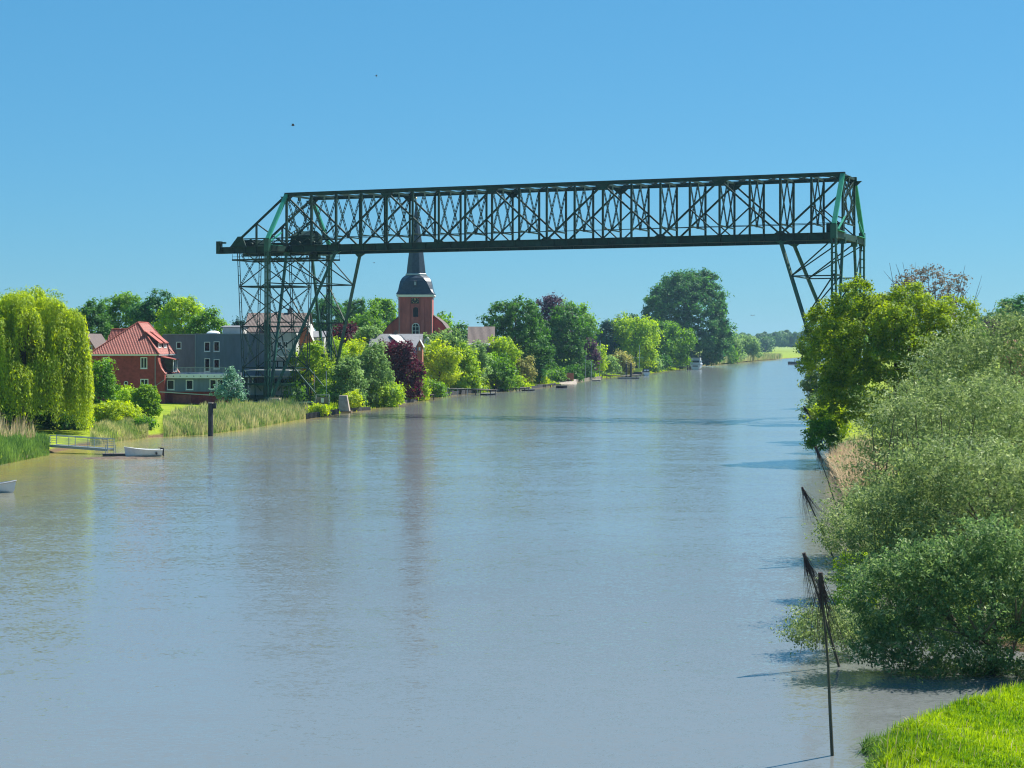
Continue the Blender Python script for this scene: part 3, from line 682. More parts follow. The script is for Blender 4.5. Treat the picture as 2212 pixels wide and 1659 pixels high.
def dormer(x0_, x1_, ya, yb, z0, z1, zback):
    m = MB().add([(x0_, ya, z0), (x1_, ya, z0), (x1_, ya, z1), (x0_, ya, zback), (x0_, yb, z0), (x1_, yb, z0), (x1_, yb, z1), (x0_, yb, zback)], [(0, 1, 2, 3), (7, 6, 5, 4), (1, 5, 6, 2)])
    d = m.build('dormer', M['darkwood'], rh)
    MB().slab([(x0_ - .3, ya - .3, zback + .15), (x1_ + .35, ya - .3, z1 + .02), (x1_ + .35, yb + .3, z1 + .02), (x0_ - .3, yb + .3, zback + .15)], .14).build('dormer_roof', M['red_tile'], d)
    m = MB(); yy = (ya + yb) / 2
    for a in (ya + .1, yy, yb - .1): m.beam((x1_ + .03, a, z0 + .15), (x1_ + .03, a, z1 - .05), .12, .16)
    m.beam((x1_ + .03, ya + .1, z0 + .15), (x1_ + .03, yb - .1, z0 + .15), .12, .16).beam((x1_ + .03, ya + .1, z1 - .08), (x1_ + .03, yb - .1, z1 - .08), .12, .16)
    m.build('dormer_window', M['white'], d)
    MB().span((x0_ + .45, ya - .04, z0 + .25), (x1_ - .12, ya - .01, z1 - .1)).build('dormer_side', M['glass'], d)
dormer(x1 + .1, xs + 1.0, 2.0, 5.0, zl + .2, lz(776), lz(771))
zz = lambda x: ez + (rz_ - ez) * (x1 + e - x) / (x1 + e - xa)
for ya in (2.4, 6.6): dormer(x1 - 2.3, x1 - .35, ya, ya + 2.2, zz(x1 - .35), lz(740), zz(x1 - 2.9))
MB().cyl((x1 - .25, -.12, -1), (x1 - .25, -.12, ze), .06, .06, 8).cyl((x1 - .25, -.12, lz(834)), (xs, -.1, lz(820)), .05, .05, 8).build('downpipe', M['rail'], rh)

# --- flat roofed clinic style block
YB = 328.0
b1 = Vector((PX(500, YB), YB, 2.2)); bb = thing('grey_flat_roofed_building', 'long blue grey flat roofed three storey building with terrace beside the red house', 'building', b1)
fx = lambda x, Y=YB: PX(x, Y) - b1.x
fz = lambda y, Y=YB: PZ(y, Y) - b1.z
def block(name, mat, xa, xb, ytop, Y, depth, holes, zbot=-2.5, top='grey_panel'):
    m = MB(); a, b = fx(xa, Y), fx(xb, Y); zt = fz(ytop, Y); y = Y - YB
    hs = [(fx(h[0], Y), fx(h[2], Y), fz(h[3], Y), fz(h[1], Y)) for h in holes]
    wall_with_holes(m, a, b, zbot, zt, y, hs)
    m.add([(a, y, zbot), (a, y + depth, zbot), (b, y + depth, zbot), (b, y, zbot), (a, y, zt), (a, y + depth, zt), (b, y + depth, zt), (b, y, zt)], [(0, 4, 5, 1), (1, 5, 6, 2), (2, 6, 7, 3), (4, 7, 6, 5)])
    m.build(name, M[mat], bb)
    return hs, y
hs, y = block('purple_wall', 'purple_panel', 350, 422, 722.5, 329.5, 12, [(380.8, 738.4, 391.8, 753.4)])
for h in hs: window(bb, *h, y)
hs, y = block('wall', 'grey_panel', 422.5, 584, 722, 328, 14, [(441.3, 738.4, 454, 759.3), (461.5, 737.5, 474.3, 759.3), (441.8, 774, 453.8, 803), (461.5, 775.8, 474.3, 797)])
for h in hs: window(bb, *h, y)
hs, y = block('pale_wall', 'offwhite', 584.5, 640, 719, 328.6, 4.5, [(598, 737.6, 608, 752.5), (611, 737.6, 622.5, 752.5), (591, 779, 603, 794), (609, 779, 622, 794), (586, 816, 600, 832), (605, 816, 622, 832)])
for h in hs: window(bb, *h, y, (1, 0))
MB().span((fx(350), 1.3, fz(722.5)), (fx(584), 1.6, fz(721.3))).span((fx(422.5), -.06, fz(722) + .005), (fx(584), 1.2, fz(722) + .12)).build('parapet_cap', M['rail'], bb)
MB().lathe((fx(451), 5, fz(722)), [(1.3, 0), (1.3, .3), (1.0, .55), (.4, .7)], 16).build('roof_light', M['white'], bb)
MB().cyl((fx(422), -.1, fz(803)), (fx(422), -.1, fz(722)), .06, .06, 6).build('downpipe', M['rail'], bb)
MB().cyl((fx(536), -.1, fz(803)), (fx(536), -.1, fz(723)), .05, .05, 6).build('downpipe', M['rail'], bb)
MB().span((fx(595), -1.4, fz(771)), (fx(640), -.01, fz(769))).build('balcony_slab', M['white'], bb)
MB().span((fx(595), -1.4, fz(769)), (fx(640), -1.35, fz(753.5))).build('balcony_glass', M['balglass'], bb)
MB().span((fx(510), -3, fz(814)), (fx(640), -.01, fz(811.5))).build('lower_slab', M['white'], bb)
# low extension
YE = 299.4
hs, y = block('extension_wall', 'grey_panel', 353.5, 490, 808, YE, 16.9, [(361, 820.4, 376.8, 841.8), (401.5, 820.4, 417.5, 841.8), (452.8, 819.5, 467.5, 841), (468.5, 819.5, 483, 841)], zbot=PZ(846, YE) - b1.z)
for h in hs: window(bb, *h, y)
MB().span((fx(352.5, YE), y - .5, fz(816.8, YE)), (fx(490, YE), y - .02, fz(808, YE))).build('fascia', M['white'], bb)
m = MB()
for k in range(12): m.cyl((fx(361 + k * 14.7, YE), y - .56, fz(812.5, YE)), (fx(361 + k * 14.7, YE), y - .505, fz(812.5, YE)), .09, .09, 8)
m.build('fascia_fitting', M['black'], bb)
m = MB()
xa_, xb_ = fx(378, YE), fx(490, YE)
m.beam((xa_, y + .1, fz(794, YE)), (xb_, y + .1, fz(794, YE)), .06, .06)
k = xa_
while k < xb_: m.beam((k, y + .1, fz(808, YE)), (k, y + .1, fz(794, YE)), .035, .035); k += .22
m.build('terrace_railing', M['rail'], bb)
zg = -2.6
MB().span((fx(353, 300.6), 300.6 - YB, zg), (fx(490, 300.6), 315 - YB, fz(846, YE) - .003)).build('basement_wall', M['red_brick'], bb)
MB().span((fx(373, 300.3), 300.3 - YB, zg), (fx(412, 300.3), 300.59 - YB, fz(853, YE))).build('basement_buttress', M['red_tile'], bb)
MB().beam((fx(345, 297), -31, fz(846.5, 297)), (fx(463, 297), -31, fz(854, 297)), .12, .15).build('handrail', M['rail'], bb)
MB().span((fx(500), -2.6, fz(850)), (fx(560), -1.5, fz(848))).build('terrace_slab', M['white'], bb)
m = MB()
for k in range(5): MB().span((fx(512 + k * 9), -2.2, fz(848)), (fx(512 + k * 9) + .25, -2.0, fz(816))).build('column', M['white'], bb)
MB().span((fx(541), -3.1, fz(853)), (fx(552), -2.9, fz(837))).build('white_panel', M['offwhite'], bb)

def gable_house(name, label, cat, xa, xb, yridge, yeave, Y, depth, wall, roofm, ridge='x', wins=(), base=2.2, xr=None, chim=None, ribs_n=0):
    b = Vector((PX((xa + xb) / 2, Y), Y, base)); t = thing(name, label, cat, b)
    a, c = PX(xa, Y) - b.x, PX(xb, Y) - b.x; ze, zr = PZ(yeave, Y) - base, PZ(yridge, Y) - base
    hs = [(PX(h[0], Y) - b.x, PX(h[2], Y) - b.x, PZ(h[3], Y) - base, PZ(h[1], Y) - base) for h in wins]
    m = MB()
    if ridge == 'x':
        wall_with_holes(m, a, c, -2.5, ze, 0, [h for h in hs if h[3] < ze]); hd = depth / 2
        m.add([(a, 0, -2.5), (a, depth, -2.5), (c, depth, -2.5), (c, 0, -2.5), (a, 0, ze), (a, depth, ze), (c, depth, ze), (c, 0, ze), (a, hd, zr), (c, hd, zr)], [(0, 4, 8, 5, 1), (1, 5, 6, 2), (2, 6, 9, 7, 3)])
        o = .35; m.build('wall', M[wall], t); k = (zr - ze) / hd
        r = MB().slab([(a - o, -o, ze - o * k + .12), (c + o, -o, ze - o * k + .12), (c + o, hd, zr + .12), (a - o, hd, zr + .12)], .14).slab([(a - o, hd, zr + .12), (c + o, hd, zr + .12), (c + o, depth + o, ze - o * k + .12), (a - o, depth + o, ze - o * k + .12)], .14).build('roof', M[roofm], t)
        if ribs_n: m = MB(); ribs(m, (a - o, -o, ze - o * k + .12), (c + o, -o, ze - o * k + .12), (a - o, hd, zr + .12), (c + o, hd, zr + .12), ribs_n, .06, 1); tag(m.build('roof_tiles', M[roofm], r), kind='stuff')
    else:
        mx = (a + c) / 2 if xr is None else PX(xr, Y) - b.x
        wall_with_holes(m, a, c, -2.5, ze, 0, [h for h in hs if h[3] < ze])
        m.add([(a, 0, ze), (c, 0, ze), (mx, 0, zr)], [(0, 1, 2)]).add([(a, depth, ze), (c, depth, ze), (mx, depth, zr)], [(0, 2, 1)])
        m.add([(a, 0, -2.5), (a, depth, -2.5), (a, depth, ze), (a, 0, ze)], [(0, 3, 2, 1)]).add([(c, 0, -2.5), (c, depth, -2.5), (c, depth, ze), (c, 0, ze)], [(0, 1, 2, 3)])
        m.build('wall', M[wall], t); o = .3
        r = MB().slab([(a - o, -o, ze - .1), (mx, -o, zr + .14), (mx, depth + o, zr + .14), (a - o, depth + o, ze - .1)], .16).slab([(mx, -o, zr + .14), (c + o, -o, ze - .1), (c + o, depth + o, ze - .1), (mx, depth + o, zr + .14)], .16).build('roof', M[roofm], t)
    for h in hs: window(t, *h, 0, (1, 0), fw=.12) if h[3] < ze else window(t, h[0], h[1], h[2], h[3], -.12, (0, 0), fw=.1)
    if chim:
        cxx = PX(chim[0], Y) - b.x; chimney(t, cxx, depth / 2 + .3, zr - 1, PZ(chim[1], Y) - base, .9, 'brown_tile', r)
    return t, b
gable_house('small_brick_house', 'small orange brick house with gable left of the red house', 'house', 163, 207, 722, 757, 330, 12, 'orange_brick', 'brown_tile', 'y', [(205.5 - 12, 745, 205.5 - 6, 756)], xr=186)
gable_house('dark_shed', 'low dark roofed shed between the orange gable and the red house', 'shed', 206, 240, 738, 752, 345, 8, 'brown_tile', 'brown_tile', 'x')
t, b = gable_house('brown_roofed_house', 'tall house with brown tiled roof and chimney seen through the left bridge leg', 'house', 529, 660, 676, 716, 345, 13, 'offwhite', 'brown_tile', 'x', [(540, 722, 549, 735), (566, 722, 575, 735), (600, 722, 609, 735)], chim=(617, 667), ribs_n=46)
gx0, gx1 = PX(560, 345) - b.x, PX(588, 345) - b.x; gzz = PZ(716, 345) - 2.2
MB().add([(gx0, -.3, gzz - .5), (gx1, -.3, gzz - .5), ((gx0 + gx1) / 2, -.3, PZ(690, 345) - 2.2), (gx0, 4, gzz), (gx1, 4, gzz), ((gx0 + gx1) / 2, 6, PZ(690, 345) - 2.2)], [(0, 1, 2), (0, 2, 5, 3), (2, 1, 4, 5)]).build('cross_gable', M['brown_tile'], t)
MB().span(((gx0 + gx1) / 2 - .6, -.36, gzz - .2), ((gx0 + gx1) / 2 + .6, -.31, gzz + 1.2)).build('gable_window', M['glass'], t)
gable_house('orange_gabled_house', 'orange brick gable with white verge behind the left bridge leg', 'house', 642, 678, 700, 745, 335, 10, 'orange_brick', 'offwhite', 'y', [(651, 745.8, 656, 755)], xr=660)
gable_house('white_annex_house', 'low pale walled house with light roof right of the orange gable', 'house', 676, 700, 716, 728, 338, 8, 'offwhite', 'grey_tile', 'x', [(682, 734, 687, 745)])
gable_house('beige_flat_annex', 'beige low annex with shallow roof behind the grey building', 'building', 481, 525, 704, 707, 340, 9, 'offwhite', 'grey_tile', 'x')

# --- grey roofed house below the church
t, b = gable_house('grey_roofed_house', 'grey slate roofed house with small chimney in front of the church', 'house', 800, 908, 722, 748, 395, 10, 'red_brick', 'grey_tile', 'x', [], chim=(852, 717))
MB().slab([tuple(P(840, 723, 399) - b), tuple(P(865, 722.5, 400) - b), tuple(P(907, 765, 390) - b), tuple(P(891, 765, 388) - b)], .2).build('valley_roof', M['offwhite'], t)
MB().slab([tuple(P(865, 722.8, 399.6) - b), tuple(P(905, 722.8, 399.6) - b), tuple(P(905, 757, 391) - b), tuple(P(899, 757, 391) - b)], .15).build('side_roof', M['grey_tile'], t)
gable_house('brown_gable_end', 'narrow brown gabled end wall right of the grey roofed house', 'house', 901, 912, 735, 748, 388, 5, 'orange_brick', 'offwhite', 'y', [(904.5, 750, 908, 756)])
gable_house('white_gabled_house', 'small white gabled house peeping out right of the church tower', 'house', 911, 934, 729, 740, 428, 7, 'white', 'offwhite', 'y')
gable_house('village_house', 'village house with brown grey tiled roof left of the big dark tree', 'house', 1012, 1066, 706, 744, 470, 14, 'brown_tile', 'brown_tile', 'x', [], ribs_n=24)
gable_house('dark_boathouse', 'dark boarded house front beneath the brown tiled roof', 'house', 1014, 1056, 742, 746, 462, 5, 'hull_dark', 'grey_tile', 'x')
gable_house('red_roofed_farmhouse', 'house with red roof glimpsed behind the silver willow at right edge', 'house', 2192, 2260, 735, 768, 330, 10, 'red_brick', 'red_tile', 'x', base=1.5)

# --- church
YC = 440.0; bc = Vector((PX(897, YC), YC, 2.5)); ch = thing('brick_church', 'red brick church with dark bell shaped tower roof and tall spire', 'church', bc)
qx = lambda x: PX(x, YC) - bc.x
qz = lambda y: PZ(y, YC) - bc.z
ta, tb = qx(860.5), qx(933.5); tz = qz(639); TD = tb - ta
# tower wall with two arched openings
hl = [(qx(890.5), qx(905.5), qz(723.5), qz(706)), (qx(891), qx(905), qz(684.5), qz(669))]
m = MB(); wall_with_holes(m, ta, tb, -3, tz, 0, hl, .5)
m.add([(ta, 0, -3), (ta, TD, -3), (tb, TD, -3), (tb, 0, -3), (ta, 0, tz), (ta, TD, tz), (tb, TD, tz), (tb, 0, tz)], [(0, 4, 5, 1), (1, 5, 6, 2), (2, 6, 7, 3)])
m.build('tower_wall', M['church_brick'], ch)
for xa_, xb_ in ((860.5, 866), (928, 933.5), (878, 886), (909, 917)):
    MB().span((qx(xa_), -.22, -3), (qx(xb_), -.003, tz - .6)).build('pilaster', M['church_brick'], ch)
MB().span((ta, -.25, tz - .62), (tb, -.005, tz - .3)).build('string_course', M['church_brick'], ch)
MB().span((qx(867), -.14, qz(696)), (qx(877.5), -.003, qz(693.5))).span((qx(917.5), -.14, qz(696)), (qx(927.5), -.003, qz(693.5))).build('string_course', M['church_brick'], ch)
def arched(hole, white, mull):
    a, b, c, d = hole; mx, r = (a + b) / 2, (b - a) / 2; n = 10
    fr = M['white'] if white else M['church_brick']
    m = MB(); pts = [(a, c)] + [(mx - r * math.cos(math.pi * k / n), d + r * math.sin(math.pi * k / n)) for k in range(n + 1)] + [(b, c)]
    for p, q in zip(pts, pts[1:]): m.beam((p[0], -.1, p[1]), (q[0], -.1, q[1]), .16 if white else .3, .3, (0, 1, 0))
    if white:
        m.beam((mx, -.02, c), (mx, -.02, d + r), .1, .1); m.beam((a, -.02, c + (d - c) * .5), (b, -.02, c + (d - c) * .5), .1, .1); m.beam((a, -.02, d), (b, -.02, d), .1, .1)
    w = m.build('arched_window', fr, ch)
    m = MB(); pts2 = [(p[0], .35 if i in (0, len(pts) - 1) else -.012, p[1]) for i, p in enumerate(pts)]
    m.add([(p[0], -.012, p[1]) for p in pts[1:-1]], [tuple(range(n + 1))]); m.add([(a, .3, c), (b, .3, c), (b, .3, d), (a, .3, d)], [(0, 1, 2, 3)])
    m.build('pane' if white else 'louvre', M['glass'], w)
arched(hl[0], True, 1); arched(hl[1], False, 0)
# clock
cc = Vector((qx(896.7), -.02, qz(647.6)))
ck = MB().box(cc + S(0, -.06, 0), (1.95, .12, 1.95)).build('clock', M['black'], ch)
m = MB()
for k in range(12):
    a = math.pi * k / 6; d = S(math.sin(a), 0, math.cos(a)); m.beam(cc + d * .68 + S(0, -.14, 0), cc + d * .92 + S(0, -.14, 0), .1, .05, (0, 1, 0))
m.build('clock_numerals', M['gold'], ck)
m = MB(); m.beam(cc + S(0, -.17, -.1), cc + S(.05, -.17, .62), .12, .05, (0, 1, 0)).beam(cc + S(0, -.17, 0), cc + S(-.12, -.17, .42), .14, .05, (0, 1, 0)).cyl(cc + S(0, -.12, 0), cc + S(0, -.2, 0), .16, .16, 10); m.build('clock_hands', M['gold'], ck)
# cornice, bell roof, spire
mx, my = (ta + tb) / 2, TD / 2
MB().span((ta - .35, -.35, tz - .28), (tb + .35, TD + .35, tz + .02)).span((ta - .55, -.55, tz + .02), (tb + .55, TD + .55, tz + .3)).build('cornice', M['white'], ch)
def ring(hw, z, k):
    """square ring blending to octagon as k goes 0..1"""
    c = hw * (1 - .41421 * k) ; cut = hw * .41421 + (hw - hw * .41421) * (1 - k) * .98
    pts = [(cut, -hw), (hw, -cut), (hw, cut), (cut, hw), (-cut, hw), (-hw, cut), (-hw, -cut), (-cut, -hw)]
    return [(mx + p[0], my + p[1], z) for p in pts]
u = lambda px: px * YC / F
prof = [(41.5, 635, 0), (39, 631, .1), (37, 625, .2), (35.5, 616, .35), (33.5, 607, .5), (30, 600, .7), (25.5, 595.5, .9), (22.3, 593.5, 1)]
def rings(pr):
    vv, ff = [], []
    for hw, yy, k in pr: vv += ring(u(hw), qz(yy), k)
    for i in range(len(pr) - 1):
        for j in range(8): ff.append((i * 8 + j, i * 8 + (j + 1) % 8, (i + 1) * 8 + (j + 1) % 8, (i + 1) * 8 + j))
    ff.append(tuple(range((len(pr) - 1) * 8, len(pr) * 8))); return vv, ff
MB().add(*rings(prof)).build('bell_roof', M['slate'], ch)
MB().add(*rings([(22.6, 593.4, 1), (22.6, 590.8, 1), (21, 589.5, 1)])).build('lead_band', M['rail'], ch)
MB().add(*rings([(20.6, 589.4, 1), (18.5, 570, 1), (15, 540, 1), (10.8, 508, 1), (6.0, 475, 1), (.5, 428, 1)])).build('spire', M['slate'], ch)
m = MB()
m.cyl((mx, my, qz(428)), (mx, my, qz(414)), .06, .06, 6).lathe((mx, my, qz(425)), [(.05, -.3), (.3, 0), (.05, .3)], 10); m.build('finial', M['gold'], ch)
dm = MB().span((qx(894), -.45, qz(617)), (qx(900), 2, qz(607))).add([(qx(893.3), -.6, qz(607) + .01), (qx(900.7), -.6, qz(607) + .01), (qx(900.7), 2.5, qz(604)), (qx(893.3), 2.5, qz(604))], [(0, 1, 2, 3)]).build('roof_hatch', M['slate'], ch)
MB().span((qx(895), -.5, qz(616)), (qx(899), -.455, qz(608.5))).build('hatch_pane', M['rail'], dm)
for xa_ in (858.5, 935.5):
    s = 1 if xa_ > 900 else -1
    MB().tube([(qx(xa_), -.5, tz), (qx(xa_), -.5, tz - .7), (qx(xa_) - s * .45, -.3, tz - 1.2), (qx(xa_) - s * .45, -.28, 2)], [.06] * 4, 6).build('downpipe', M['rail'], ch)
# nave behind
nv = [(815, 745), (822, 723), (836, 702), (861, 681), (897, 668), (934, 681), (953, 696), (968, 716), (977, 745)]
ns = [(qx(p[0]), qz(p[1])) for p in nv]; y0n, y1n = TD * .6, TD * .6 + 34
m = MB(); pts = [(ns[0][0] + .3, -3)] + [(p[0], p[1]) for p in ns[1:-1]] + [(ns[-1][0] - .3, -3)]; n = len(pts)
m.add([(p[0], y0n, p[1]) for p in pts], [tuple(range(n))]).build('nave_gable', M['church_brick'], ch)
m = MB()
for p, q in zip(ns, ns[1:]): m.slab([(p[0], y0n - .35, p[1] + .15), (q[0], y0n - .35, q[1] + .15), (q[0], y1n, q[1] + .15), (p[0], y1n, p[1] + .15)], .25)
m.build('nave_roof', M['brown_tile'], ch)
MB().span((ns[0][0] + .3, y0n + .05, -3), (ns[0][0] + .6, y1n, ns[0][1])).span((ns[-1][0] - .6, y0n + .05, -3), (ns[-1][0] - .3, y1n, ns[-1][1])).build('nave_wall', M['church_brick'], ch)
# ------------------------------------------------------------------ vegetation
def unit(n):
    v = rng.normal(size=(n, 3)); return v / np.linalg.norm(v, axis=1, keepdims=True)
def leaf_faces(Pn, Nn, size, aspect, droop=0.0, var=.35):
    """rhombic leaves at Pn with normals Nn"""
    n = len(Pn); t = unit(n); t[:, 2] -= droop * 2.5
    t = t - Nn * np.sum(t * Nn, 1, keepdims=True); t /= np.linalg.norm(t, axis=1, keepdims=True) + 1e-9
    b = np.cross(Nn, t); s = size * (1 + var * rng.normal(size=(n, 1))).clip(.45, 1.9)
    a = t * s * .5; w = b * s * .5 * aspect
    off = t * s * .08
    return np.stack([Pn - a, Pn + w - off, Pn + a, Pn - w - off], 1)
def crown_points(kind, lobes, n_tuft, tuft_r, n_leaf, shoots):
    """lobes: (k, 6) centres and radii -> leaf positions, normals, tuft id"""
    c, r = lobes[:, :3], lobes[:, 3:]
    area = (r[:, 0] * r[:, 1] + r[:, 0] * r[:, 2] + r[:, 1] * r[:, 2]); pr = area / area.sum()
    k = rng.choice(len(c), n_tuft * 2, p=pr); d = unit(n_tuft * 2)
    depth = 1 - rng.normal(size=(n_tuft * 2, 1)) * .09 - .05
    inner = rng.random((n_tuft * 2, 1)) < .12; depth = np.where(inner, rng.uniform(.4, .85, depth.shape), depth)
    p = c[k] + d * r[k] * depth
    # discard tufts buried inside another lobe
    keep = np.ones(len(p), bool)
    for i in range(len(c)):
        q = (p - c[i]) / r[i]; keep &= (np.sum(q * q, 1) > .70) | (k == i)
    low = (d[:, 2] < -.55) & (rng.random(len(d)) < .6); keep &= ~low
    p, d = p[keep][:n_tuft], d[keep][:n_tuft]; m = len(p)
    ts = tuft_r * rng.uniform(.55, 1.35, m)
    tt = rng.random(m)
    i = rng.integers(0, m, n_leaf)
    if shoots:
        # leaves set along slender shoots that grow up and out of the crown and bend over at the tip
        ax = d * .55 + unit(m) * .35 + np.array([0, 0, .75]); ax /= np.linalg.norm(ax, axis=1, keepdims=True)
        Ls = shoots * rng.uniform(.5, 1.5, m); s_ = rng.random(n_leaf) ** .8
        out = d[i] * np.array([1, 1, 0]) * (s_ ** 2 * .35)[:, None] - np.array([0, 0, 1]) * (s_ ** 2.2 * .30)[:, None]
        rad = unit(n_leaf) * (tuft_r * (1.1 - .7 * s_))[:, None]
        q = p[i] - d[i] * shoots * .35 + (ax[i] * s_[:, None] + out) * Ls[i][:, None] + rad
        N = unit(n_leaf) * .8 + d[i] * .35 + np.array([.1, -.05, .35]); N /= np.linalg.norm(N, axis=1, keepdims=True)
        return q, N, (.5 * tt[i] + .5 * rng.random(n_leaf))
    dd = unit(n_leaf) + d[i] * .55 + np.array([0, 0, .25]); dd /= np.linalg.norm(dd, axis=1, keepdims=True)
    st = rng.uniform(.6, 1.5, (m, 3)); st[:, 2] *= .7
    q = p[i] + dd * (ts[i] * rng.uniform(.15, 1.25, n_leaf))[:, None] * st[i] + rng.normal(size=(n_leaf, 3)) * tuft_r * .22
    N = dd * .65 + unit(n_leaf) * .6 + np.array([.12, 0, .35]); N /= np.linalg.norm(N, axis=1, keepdims=True)
    tint = (.55 * tt[i] + .45 * rng.random(n_leaf))
    return q, N, tint
def make_lobes(shape, R3, n, rs=.36):
    """lobe centres in a crown of half-axes R3 centred on the origin"""
    out = [(0, 0, 0, R3[0] * .74, R3[1] * .74, R3[2] * .78)]
    if shape in ('full', 'dome'): out.append((0, 0, -R3[2] * .52, R3[0] * .82, R3[1] * .82, R3[2] * .48))
    if shape in ('cone', 'column'): out = [(0, 0, -R3[2] * .1, R3[0] * .5, R3[1] * .5, R3[2] * .8)]
    for i in range(n):
        g = (i + .5) / n; z = 1 - 2 * g * .96; a = i * 2.39996 + rng.uniform(-.4, .4)
        rad = math.sqrt(max(0, 1 - z * z)); k = rng.uniform(.68, .90); kz = k
        if shape == 'full' and z < 0: rad = max(rad, .88)
        if shape == 'dome':
            if z < .15: rad = max(rad, .97)
        if shape == 'cone': rad = .85 * (1 - z) / 2 + .05
        if shape == 'column': rad = .55 * (1 - max(0, z) ** 3) + .05
        s = rs * rng.uniform(.55, 1.2)
        if shape == 'cone': s *= .55 + .45 * (1 - z) / 2
        out.append((math.cos(a) * rad * k * R3[0], math.sin(a) * rad * k * R3[1], z * kz * R3[2] * 1.02, R3[0] * s, R3[1] * s, min(R3[2], R3[0] * 1.3) * s * rng.uniform(.75, 1.05)))
    return np.array(out)
def trunk_mesh(base, top, r, spread, n=5, seed=0, twig=True):
    rr = random.Random(seed); m = MB()
    b, t = Vector(base), Vector(top); mid = b + (t - b) * .45 + Vector((rr.uniform(-.4, .4), rr.uniform(-.4, .4), 0)) * r * 3
    m.tube([b, b + (mid - b) * .15, mid, t], [r * 1.35, r, r * .75, r * .3], 8)
    for k in range(n):
        a = 2 * math.pi * k / n + rr.uniform(-.4, .4); f = rr.uniform(.35, .75)
        p = b + (t - b) * f if f > .45 else b + (mid - b) * (f / .45)
        q = p + Vector((math.cos(a) * spread * .55, math.sin(a) * spread * .55, (t.z - p.z) * rr.uniform(.35, .75)))
        e = p.lerp(q, .5) + Vector((0, 0, -.08 * (q - p).length)); m.tube([p, e, q], [r * .5, r * .34, r * .14], 6)
        for j in range(2):
            a2 = a + rr.uniform(-.9, .9); q2 = e + Vector((math.cos(a2) * spread * .45, math.sin(a2) * spread * .45, rr.uniform(.1, .5) * spread)); m.tube([e, q2], [r * .28, r * .08], 5)
    return m
BUDGET = [0]
def tree(name, label, cat, x0, x1, yt, yb, Y, mat, shape='full', group=None, lobes=16, cover=2.3, aspect=.62, droop=0.0, leaf=None, tuft=None, trunk=True, depth=.95, X=None, rs=.36, maxn=42000, bark='bark', over_water=False, shoots=0, extra=None):
    """crown given by its extents in photo grid units at distance Y"""
    cx = (x0 + x1) / 2
    while 290 < Y < 1300 and cx < 1640 and PX(cx, Y) + (x1 - x0) / 2 / F * Y * (.05 if name == 'river_bush' else .35) > xl(Y): Y += 3   # stand on the bank
    hw = (x1 - x0) / 2 / F * Y; Xc = PX(cx, Y); zt = PZ(yt, Y); zb = PZ(yb, Y)
    g = gz(Xc, Y); zb = max(zb, .05 if over_water else g + .05); hh = (zt - zb) / 2; zc = (zt + zb) / 2
    root = thing(name, label, cat, (Xc, Y, g), 0, group)
    R3 = (hw, hw * depth, hh); lb = make_lobes(shape, R3, lobes, rs); lb[:, 2] += zc - g
    if extra is not None:
        for e in extra: lb = np.vstack([lb, [PX(e[0], Y) - Xc, e[3] if len(e) > 3 else 0, PZ(e[1], Y) - g, e[2] * Y / F, e[2] * Y / F, e[2] * Y / F * .9]])
    ls = leaf or max(.10, 2.15 * Y / 1734.0); A = 4 * math.pi * (((hw * hw * depth) ** 1.6 + 2 * (hw * hh) ** 1.6) / 3) ** (1 / 1.6) * 1.3
    n = int(min(maxn, cover * A / (ls * ls * aspect * .5))); BUDGET[0] += n
    tr = tuft or max(ls * 2.2, min(hw, hh) * .115)
    nt_ = int(max(60, A / (tr * tr * 1.5)))
    q, N, tint = crown_points(shape, lb, nt_, tr, n, shoots)
    ok = q[:, 2] > ((.03 - g) if over_water else .03); q, N, tint = q[ok], N[ok], tint[ok]
    np_quads('crown', leaf_faces(q, N, ls, aspect, droop), tint, mat, root)
    if trunk:
        r = max(.12, hw * .05); trunk_mesh((0, 0, -.5), (0, 0, (zt - g) * .82), r, hw * .8, 5, int(abs(x0) + yt)).build('trunk', M[bark], root)
    return root

T = tree
# --- behind and around the red house
T('oak_tree', 'dark green tree behind the small orange gable, leftmost of the row behind red house', 'tree', 148, 238, 652, 775, 385, L['dark'], lobes=14)
T('oak_tree', 'tallest dark green feathery tree straight behind the red house roof', 'tree', 218, 325, 634, 770, 400, L['mid'], lobes=18, depth=.8)
T('oak_tree', 'rounded deep green tree between the tallest and the yellow green one behind the red roof', 'tree', 292, 378, 640, 765, 392, L['deep'], lobes=16)
T('birch_tree', 'yellow green broad tree behind the grey flat roofed building', 'tree', 344, 440, 644, 765, 375, L['bright'], lobes=16, droop=.3)
T('birch_tree', 'smaller yellow green tree sloping down to the right behind the grey roof', 'tree', 405, 482, 672, 762, 370, L['mid'], lobes=12)
T('pine_tree', 'small dark needle tree above the beige annex roof', 'tree', 498, 532, 686, 745, 365, L['cedar'], 'cone', lobes=9)
# --- behind the left bridge leg and the church
T('forest_tree', 'dark tree just right of the far bridge mast, tallest left of the church', 'tree', 672, 748, 642, 760, 520, L['deep'], lobes=14)
T('forest_tree', 'mid green tree in the middle between bridge leg and church tower', 'tree', 728, 800, 650, 760, 530, L['dark'], lobes=14)
T('forest_tree', 'lighter green rounded tree touching the left side of the church tower', 'tree', 785, 866, 648, 765, 515, L['mid'], lobes=14)
T('forest_tree', 'lower green tree in front of the wood left of the church', 'tree', 752, 835, 678, 765, 470, L['mid'], lobes=12)
T('forest_tree', 'green tree showing over the nave roof right of the church tower', 'tree', 915, 985, 681, 760, 560, L['mid'], lobes=12)
T('forest_tree', 'last low tree sloping to the right behind the church nave', 'tree', 965, 1012, 705, 765, 550, L['dark'], lobes=9)
T('copper_shrub', 'small copper red tree between the two right bridge legs', 'tree', 718, 768, 700, 770, 420, L['copper'], lobes=9)
